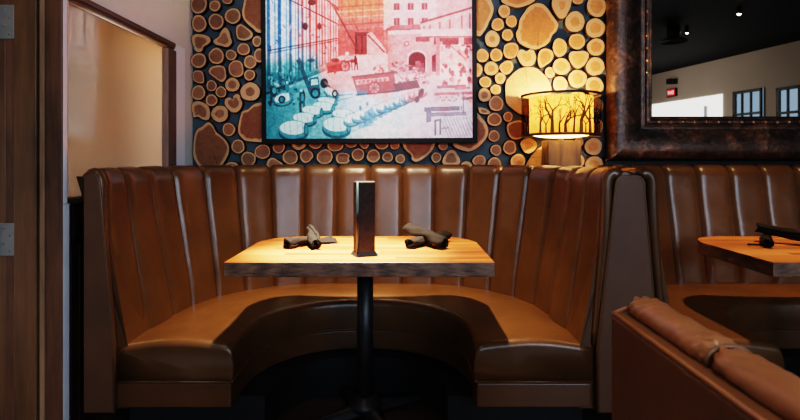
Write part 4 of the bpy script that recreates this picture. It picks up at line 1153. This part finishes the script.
(xa, zb), (xb, zt) = px2(261.6, 143.4), px2(476.6, -66); (xi0, zi0), (xi1, zi1) = px2(265.9, 138.3), px2(472.0, -61.5)
fr = bmesh.new()
def frame_member(q):
    bm = bmesh.new()
    A = [bm.verts.new((p[0], -.010, p[1])) for p in q]; Bk = [bm.verts.new((p[0], .05, p[1])) for p in q]
    bm.faces.new(A); bm.faces.new(Bk)
    for i in range(4): bm.faces.new((A[i], A[(i+1) % 4], Bk[(i+1) % 4], Bk[i]))
    return bm
fr.free()
O = [(xa, zb), (xb, zb), (xb, zt), (xa, zt)]; I = [(xi0, zi0), (xi1, zi0), (xi1, zi1), (xi0, zi1)]
for k in range(4):
    obj('frame_side', frame_member([O[k], O[(k+1) % 4], I[(k+1) % 4], I[k]]), M['print_frame'], pic, bevel=.002)
obj('backing', B((xa+.01, xb-.01, .004, .048, zb+.01, zt-.01)), M['print_frame'], pic)

# ================================================================== mirror in a wide hammered frame
MY = 3.075
ml, mb = (609.5-PX)/F*3.06, EYE-(160-PY)/F*3.06
mr, mt = ml+2.35, mb+1.75
mir = thing('wall_mirror', 'large wall mirror in a wide hammered copper brown frame at the right', 'mirror', (ml, MY, mb))
W_, H_ = mr-ml, mt-mb
# profile across the moulding: (distance in from the outer edge, height off the wall side)
MP = [(0, -.035), (0, .012), (.010, .030), (.030, .046), (.060, .054), (.10, .050), (.145, .036), (.185, .018), (.205, .012), (.211, .019), (.216, .019), (.219, .012), (.246, .010), (.249, .018), (.256, .019), (.262, .010), (.270, -.004)]
def mem(k):
    bm = bmesh.new(); rows = []; n = 60
    for i in range(n+1):
        row = []
        for d, h in MP:
            f = i/n
            if k == 0: x, z = d+(W_-2*d)*f, d
            elif k == 1: x, z = W_-d, d+(H_-2*d)*f
            elif k == 2: x, z = W_-d-(W_-2*d)*f, H_-d
            else: x, z = d, H_-d-(H_-2*d)*f
            row.append((x, -h, z))
        rows.append(row)
    grid(bm, rows)
    return obj('frame_side', bm, M['hammered'], mir, True)
for k in range(4):
    side = mem(k)
    bm = bmesh.new(); L_ = (W_ if k % 2 == 0 else H_)-2*.232; cnt = int(L_/.072)
    for i in range(cnt+1):
        f = .232+L_*i/cnt
        x, z = {0: (f, .232), 1: (W_-.232, f), 2: (f, H_-.232), 3: (.232, f)}[k]
        rows = [[(x+r*math.cos(a), -.010-h, z+r*math.sin(a)) for a in [2*PI*q/10 for q in range(10)]] for r, h in ((.0095, 0), (.0088, .005), (.006, .0086), (.0005, .010))]
        grid(bm, rows, True)
    obj('nail_trim', bm, M['copper'], side, True)
bm = bmesh.new(); v = [bm.verts.new(p) for p in ((.262, 0, .262), (W_-.262, 0, .262), (W_-.262, 0, H_-.262), (.262, 0, H_-.262))]; bm.faces.new(v)
g = obj('mirror_glass', bm, M['mirror'], mir, fix=False)
obj('backing', B((.02, W_-.02, .002, YW-.002-MY, .02, H_-.02)), M['black'], mir)

# what the mirror shows: the far right-hand wall of the room behind the viewer
def wx(Y): return 8+.209*(Y+3.8)
wdir = Vector((.209, 1, 0)).normalized(); wn = Vector((-wdir.y, wdir.x, 0))      # towards the room
def wallpt(x, y, off=0.0):
    k = (x-PX)/F; Y = (k*2*MY-8.794)/(.209+k); D = 2*MY-Y
    return Vector((wx(Y), Y, EYE-(y-PY)/F*D))+wn*off
def wall_quad(bm, pts, off, th, mat=0):
    A = [bm.verts.new(p+wn*(off+th)) for p in pts]; Bv = [bm.verts.new(p+wn*off) for p in pts]
    bm.faces.new(A).material_index = mat; bm.faces.new(Bv)
    for i in range(len(pts)): bm.faces.new((A[i], A[(i+1) % len(pts)], Bv[(i+1) % len(pts)], Bv[i]))
bm = bmesh.new(); wall_quad(bm, [Vector((wx(-12.9), -12.9, 0)), Vector((wx(1.5), 1.5, 0)), Vector((wx(1.5), 1.5, 3.5)), Vector((wx(-12.9), -12.9, 3.5))], -.1, .1)
struct(obj('wall_right', bm, M['beige']))
# bright white blind over a tall window
bm = bmesh.new(); a, b = wallpt(640, 106.5), wallpt(723, 94); wall_quad(bm, [Vector((a.x, a.y, .2)), Vector((b.x, b.y, .2)), b, a], .01, .02)
w = bpy.data.objects.new('window_2', None); COL.objects.link(w); struct(w)
obj('pane', bm, M['pane_white'], w)
bm = bmesh.new(); a, b = wallpt(706, 106), wallpt(708.5, 106); wall_quad(bm, [Vector((a.x, a.y, .2)), Vector((b.x, b.y, .2)), b, a], .03, .03); obj('post', bm, M['grey_metal'], w)
for nme, x0, x1, yt0, yt1 in (('window_3', 735, 763.5, 92, 87.8), ('window_4', 778.5, 815, 88.2, 83)):
    w = bpy.data.objects.new(nme, None); COL.objects.link(w); struct(w)
    A, Bq = wallpt(x0, yt0), wallpt(x1, yt1); ztop = (A.z+Bq.z)/2; zbot = ztop-2.1
    def wp(f, z, o=0): p = A.lerp(Bq, f); return Vector((p.x, p.y, z))+wn*o
    bm = bmesh.new(); wall_quad(bm, [wp(0, zbot), wp(1, zbot), wp(1, ztop), wp(0, ztop)], .005, .01); obj('pane', bm, M['pane_day'], w)
    bm = bmesh.new()
    for f0, f1 in ((0, .10), (.31, .345), (.62, .655), (.95, 1)): wall_quad(bm, [wp(f0, zbot), wp(f1, zbot), wp(f1, ztop), wp(f0, ztop)], .02, .05)
    for q0, q1 in ((0, .03), (.24, .265), (.48, .505), (.74, .765), (.97, 1)): wall_quad(bm, [wp(0, ztop-2.1*q1), wp(1, ztop-2.1*q1), wp(1, ztop-2.1*q0), wp(0, ztop-2.1*q0)], .02, .05)
    obj('window_frame', bm, M['mull'], w)
# exit sign and emergency light box
ex = thing('exit_sign', 'small red lit exit sign reflected in the mirror, high on the pale wall', 'exit sign', tuple(wallpt(673, 92.5)))
base = wallpt(673, 92.5); inv = -base
pts = [wallpt(668.4, 97.6), wallpt(677.6, 96.0), wallpt(677.6, 87.6), wallpt(668.4, 89.2)]
bm = bmesh.new(); wall_quad(bm, [p+inv for p in pts], 0, .06); obj('housing', bm, M['black'], ex, bevel=.01)
q = [pts[0].lerp(pts[2], .12), pts[1].lerp(pts[3], .12), pts[2].lerp(pts[0], .12), pts[3].lerp(pts[1], .12)]
bm = bmesh.new(); wall_quad(bm, [p+inv for p in q], .06, .01); obj('lit_face', bm, M['exit_red'], ex)
LET = {'E': [((0,0),(0,1)), ((0,0),(.7,0)), ((0,.5),(.6,.5)), ((0,1),(.7,1))], 'X': [((0,0),(.75,1)), ((0,1),(.75,0))], 'I': [((.3,0),(.3,1))], 'T': [((0,1),(.8,1)), ((.4,0),(.4,1))]}
bm = bmesh.new(); u = (q[0]-q[1]); u.z = 0; wd = u.length; ud = u.normalized(); hz = (q[3]-q[0]).length; org = Vector((q[1].x, q[1].y, min(q[0].z, q[1].z)))
for k, ch in enumerate('EXIT'):
    for (a0, b0), (a1, b1) in LET[ch]:
        def lp(a, b): return org+ud*(wd*(.12+.21*k+.15*a))+Vector((0, 0, hz*(.25+.45*b)))+wn*.075+inv
        tube(bm, [lp(a0, b0), lp(a1, b1)], .012, 5)
obj('lettering', bm, M['letters'], ex)
em = thing('emergency_light', 'dark double emergency light box reflected in the mirror above the exit sign', 'emergency light', tuple(wallpt(674, 81.5))); base = wallpt(674, 81.5)
for xa_, xb_ in ((669.8, 673.6), (674.4, 678)):
    pts = [wallpt(xa_, 84.4)-base, wallpt(xb_, 83.8)-base, wallpt(xb_, 78.6)-base, wallpt(xa_, 79.2)-base]
    bm = bmesh.new(); wall_quad(bm, pts, 0, .12); obj('lamp_head', bm, M['rim'], em, bevel=.01)
# pendant with a dome and two small ceiling spotlights
def virt(x, y, D): p = world(x, y, D); return Vector((p.x, 2*MY-D, p.z))
pp = virt(673.5, 42, 9.0)
pd = thing('pendant_lamp', 'dark dome pendant lamp hanging from the black ceiling, seen faintly in the mirror', 'pendant lamp', tuple(pp))
bm = bmesh.new(); lathe(bm, [(.235, 0), (.215, .03), (.15, .06), (.06, .085), (.05, .11)], 28, cap=False); obj('dome', bm, plain('dull grey dome', (.12, .13, .14), .4, .5), pd, True)
bm = bmesh.new(); lathe(bm, [(.11, .09), (.11, 3.49-pp.z)], 20); obj('stem', bm, plain('dark duct', (.02, .024, .026), .5, .3), pd, True)
for nme, x, y, r, txt in ((0, 739, 14, .028, 'brighter small round ceiling spotlight reflected high in the mirror'), (1, 687, 33, .022, 'fainter small ceiling spotlight reflected beside the dome pendant in the mirror')):
    p = virt(x, y, 10.2 if nme == 0 else 12.0)
    if p.z > 3.42: p = virt(x, y, F*(3.40-EYE)/(PY-y))
    s = thing('ceiling_spotlight', txt, 'spotlight', tuple(p))
    bm = bmesh.new(); lathe(bm, [(r*1.25, .0), (r*1.25, .10)], 16); lathe(bm, [(.012, .10), (.012, max(.11, 3.5-p.z))], 8); obj('can', bm, M['black'], s, True)
    bm = bmesh.new(); lathe(bm, [(.002, -r*.7), (r*.7, -r*.5), (r, -.001)], 14); obj('lens', bm, M['spot_glow'], s, True)

# ================================================================== lamp on the ledge between the booths
LYC = 2.885; sl = F/LYC
lx = (560.8-PX)/sl
lamp = thing('table_lamp', 'lamp with tree-patterned drum shade on a rough wood block, standing on the booth ledge', 'lamp', (lx, LYC, 1.079))
bz = EYE-(140.8-PY)/sl-1.079
bm = bmesh.new(); N = 9; rnd = random.Random(8)
def blockpt(f, z):
    hw, hd = .093, .070; per = [(-hw, -hd), (hw, -hd), (hw, hd), (-hw, hd)]
    k = int(f*4) % 4; t = f*4-int(f*4); a, b = per[k], per[(k+1) % 4]
    x, y = a[0]+(b[0]-a[0])*t, a[1]+(b[1]-a[1])*t
    w = 1+.018*math.sin(f*40)+.02*math.sin(f*17+2)+.006*math.sin(z*30+f*9)
    return (x*w, y*w, z)
rows = [[blockpt(i/64, z) for i in range(64)] for z in [bz*k/8 for k in range(9)]]
V = grid(bm, rows, True, 0, False); bm.faces.new(V[-1]); bm.faces.new(V[0])
obj('base_block', bm, M['block'], lamp, bevel=.003)
z_sb, z_st = EYE-(135-PY)/sl-1.079-.004, EYE-(96-PY)/sl-1.079
RS = 38.2/sl
bm = bmesh.new(); lathe(bm, [(.016, bz), (.016, bz+.05), (.012, bz+.055), (.012, bz+.09)], 16)
obj('neck', bm, plain('pale brass neck', (.75, .58, .38), .4, .2), lamp, True)
# shade with bare winter trees printed on it
cv = Canvas(0, 0, 2*PI*RS*1000, 100, .62); cv.ny, cv.nx = cv.X.shape
cv = Canvas(0, 0, 1000, 170, .9); cv.soft = 1.4
cv.L[:] = 1.0
rng = random.Random(11)
def tree(x, h, w):
    def br(p, a, L, w, dep):
        q = (p[0]+L*math.sin(a), p[1]+L*math.cos(a)); cv.line(p, q, w, .03, .97, max(.5, w*.72))
        if dep == 0: return
        for k in range(2 if dep > 1 else 2):
            br(q, a+rng.choice((-1, 1))*rng.uniform(.18, .55)+(.25 if k else -.25), L*rng.uniform(.62, .82), w*.62, dep-1)
    br((x, 0), rng.uniform(-.05, .05), h*.40, w, 4)
# shade faces: canvas x runs round the shade, 250 = towards the viewer
fr_ = lambda px: 250+math.asin(max(-.999, min(.999, (px-561.3)/39.6)))/(2*PI)*1000
for px, h, w in ((532.5,110,13),(541.8,130,17),(553.6,95,15),(568.4,135,19),(578.3,120,18),(587.5,95,13)): tree(fr_(px), h*1.05, w)
for k in range(16): tree(500+k*31+rng.uniform(-8, 8), rng.uniform(90, 130), rng.uniform(11, 17))
for x in (40, 455): tree(x, 110, 9)
for x, h, w in ((fr_(537),95,8),(fr_(548),100,9),(fr_(561),120,10),(fr_(573),100,8)): tree(x, h, w)
for k in range(420):
    x = rng.uniform(0, 1000); y = rng.uniform(10, 165); a = rng.uniform(-.5, .5); cv.line((x, y), (x+14*math.sin(a), y+rng.uniform(6, 18)), .8, .12, .55)
cv.put(np.clip((9-cv.Y)/3, 0, 1), .12, .9)
th = PI/2*3-(cv.X/1000-.25)*2*PI*-1
RSv = np.zeros(cv.X.shape+(3,)); RSv[..., 0] = RS*np.cos(th); RSv[..., 1] = RS*np.sin(th); RSv[..., 2] = z_sb+(z_st-z_sb)*cv.Y/170
colS = np.repeat(cv.L[..., None], 3, 2)
link_mesh('lamp_shade', grid_mesh('lamp_shade', RSv, colS), M['shade'], lamp, True)
bm = bmesh.new(); lathe(bm, [(RS*.80, z_sb+.010), (RS*.80, z_st-.010)], 64, cap=False)
obj('inner_shade', bm, M['inner_shade'], lamp, True)
for z0, z1 in ((z_sb-.006, z_sb+.008), (z_st-.006, z_st+.006)):
    bm = bmesh.new(); lathe(bm, [(RS-.002, z0), (RS+.0035, z0), (RS+.0035, z1), (RS-.002, z1), (RS-.002, z0)], 72, cap=False)
    obj('shade_band', bm, M['rim'], lamp, True, fix=True)
bm = bmesh.new()
for k in range(3):
    a = 2*PI*k/3+.4; tube(bm, [(0, 0, z_st-.02), (RS*math.cos(a), RS*math.sin(a), z_st-.004)], .002, 6)
tube(bm, [(0, 0, bz+.085), (0, 0, z_st-.02)], .004, 8)
obj('shade_spider', bm, M['rim'], lamp, True)
bm = bmesh.new(); lathe(bm, [(.002, z_sb+.150), (.020, z_sb+.140), (.028, z_sb+.115), (.022, z_sb+.085), (.013, z_sb+.065)], 18); obj('bulb', bm, M['bulb'], lamp, True)
diff = NT('white lamp diffuser'); d_ = diff.n('ShaderNodeBsdfTranslucent'); d_.inputs[0].default_value = (.95, .90, .80, 1); d2 = diff.n('ShaderNodeBsdfDiffuse'); d2.inputs[0].default_value = (.9, .86, .78, 1)
mx = diff.n('ShaderNodeMixShader'); mx.inputs[0].default_value = .35; diff.l(d_.outputs[0], mx.inputs[1]); diff.l(d2.outputs[0], mx.inputs[2]); diff.l(mx.outputs[0], diff.out.inputs[0])
bm = bmesh.new(); rows = [[(r*math.cos(2*PI*k/48), r*math.sin(2*PI*k/48), z_sb+.006-.024*(1-(r/(RS*.8))**2)) for k in range(48)] for r in (.018, RS*.25, RS*.5, RS*.65, RS*.79)]; grid(bm, rows, True); obj('diffuser', bm, diff.m, lamp, True)

# ================================================================== lights
def light(name, typ, loc, energy, col, target=None, **kw):
    l = bpy.data.lights.new(name, typ); l.energy = energy; l.color = col
    for k, v in kw.items(): setattr(l, k, v)
    o = bpy.data.objects.new(name, l); COL.objects.link(o); o.location = loc
    if target is not None: o.rotation_euler = (Vector(target)-Vector(loc)).to_track_quat('-Z', 'Y').to_euler()
    return o
WARM = (1, .66, .36)
light('lamp_bulb_light', 'POINT', (lx, LYC, 1.079+z_sb+.185), 62, (1, .62, .28), shadow_soft_size=.022)
light('table_downlight', 'SPOT', (-.17, 2.22, 3.4), 1250, (1, .70, .40), (-.17, 2.22, 0), spot_size=math.radians(48), spot_blend=1.0, shadow_soft_size=.04)
light('table_accent_light', 'SPOT', (-.22, 2.15, 3.4), 6500, (1, .84, .62), (-.22, 2.15, 0), spot_size=math.radians(21), spot_blend=1.0, shadow_soft_size=.03)  # unseen second spot, added to whiten the middle of the table
light('right_table_downlight', 'SPOT', (-.17+PITCH, 2.22, 3.4), 500, WARM, (-.17+PITCH, 2.22, 0), spot_size=math.radians(48), spot_blend=1.0, shadow_soft_size=.05)
light('picture_light', 'SPOT', (-.2, 1.1, 3.4), 330, (1, .93, .88), (-.15, 3.06, 2.05), spot_size=math.radians(44), spot_blend=.9, shadow_soft_size=.12)  # unseen spot added to brighten the picture
light('daylight_window_light', 'AREA', (.1, -3.6, 2.3), 74, (.60, .80, 1), (.1, 3, 1.0), shape='RECTANGLE', size=2.4, size_y=1.2)
light('side_daylight', 'AREA', (2.3, -2.8, 2.2), 100, (.70, .82, 1), (0, 3, .9), shape='RECTANGLE', size=1.6, size_y=1.6)
light('left_room_light', 'AREA', (XL-.45, 3.6, 2.6), 640, (1, .96, .96), (XL-1.2, 3.9, 1.3), shape='RECTANGLE', size=2.2, size_y=.5)  # unseen area light added to brighten the wall beyond the pane
light('aisle_downlight', 'SPOT', (-.9, .2, 3.4), 45, (1, .75, .5), (-.9, 1.2, 0), spot_size=math.radians(100), spot_blend=1, shadow_soft_size=.2)  # unseen warm fill added for the booth fronts and the door
light('near_downlight', 'SPOT', (.8, .75, 3.4), 110, (1, .80, .60), (.56, .75, .8), spot_size=math.radians(38), spot_blend=1, shadow_soft_size=.08)  # unseen spot added to brighten the top of the banquette back
light('far_wall_wash', 'AREA', (5.2, -6, 3.3), 120, (1, .93, .85), (8, -6, 2.2), shape='RECTANGLE', size=1.0, size_y=8)
wd_ = bpy.data.worlds.new('room air'); sc.world = wd_; wd_.use_nodes = True
wd_.node_tree.nodes['Background'].inputs[0].default_value = (.55, .66, .85, 1); wd_.node_tree.nodes['Background'].inputs[1].default_value = .10

# ================================================================== camera
cam = bpy.data.cameras.new('camera'); co = bpy.data.objects.new('camera', cam); COL.objects.link(co)
co.location = (0, 0, EYE); co.rotation_euler = (PI/2, 0, 0)
cam.sensor_width = 36; cam.sensor_fit = 'HORIZONTAL'; cam.lens = F/800*36; cam.shift_y = -(210-PY)/800
cam.clip_start = .02; cam.clip_end = 60
cam.dof.use_dof = True; cam.dof.focus_distance = 2.45; cam.dof.aperture_fstop = 4.0
sc.camera = co
vs = sc.view_settings
vs.view_transform = 'Filmic'; vs.look = 'High Contrast'; vs.exposure = 0.0
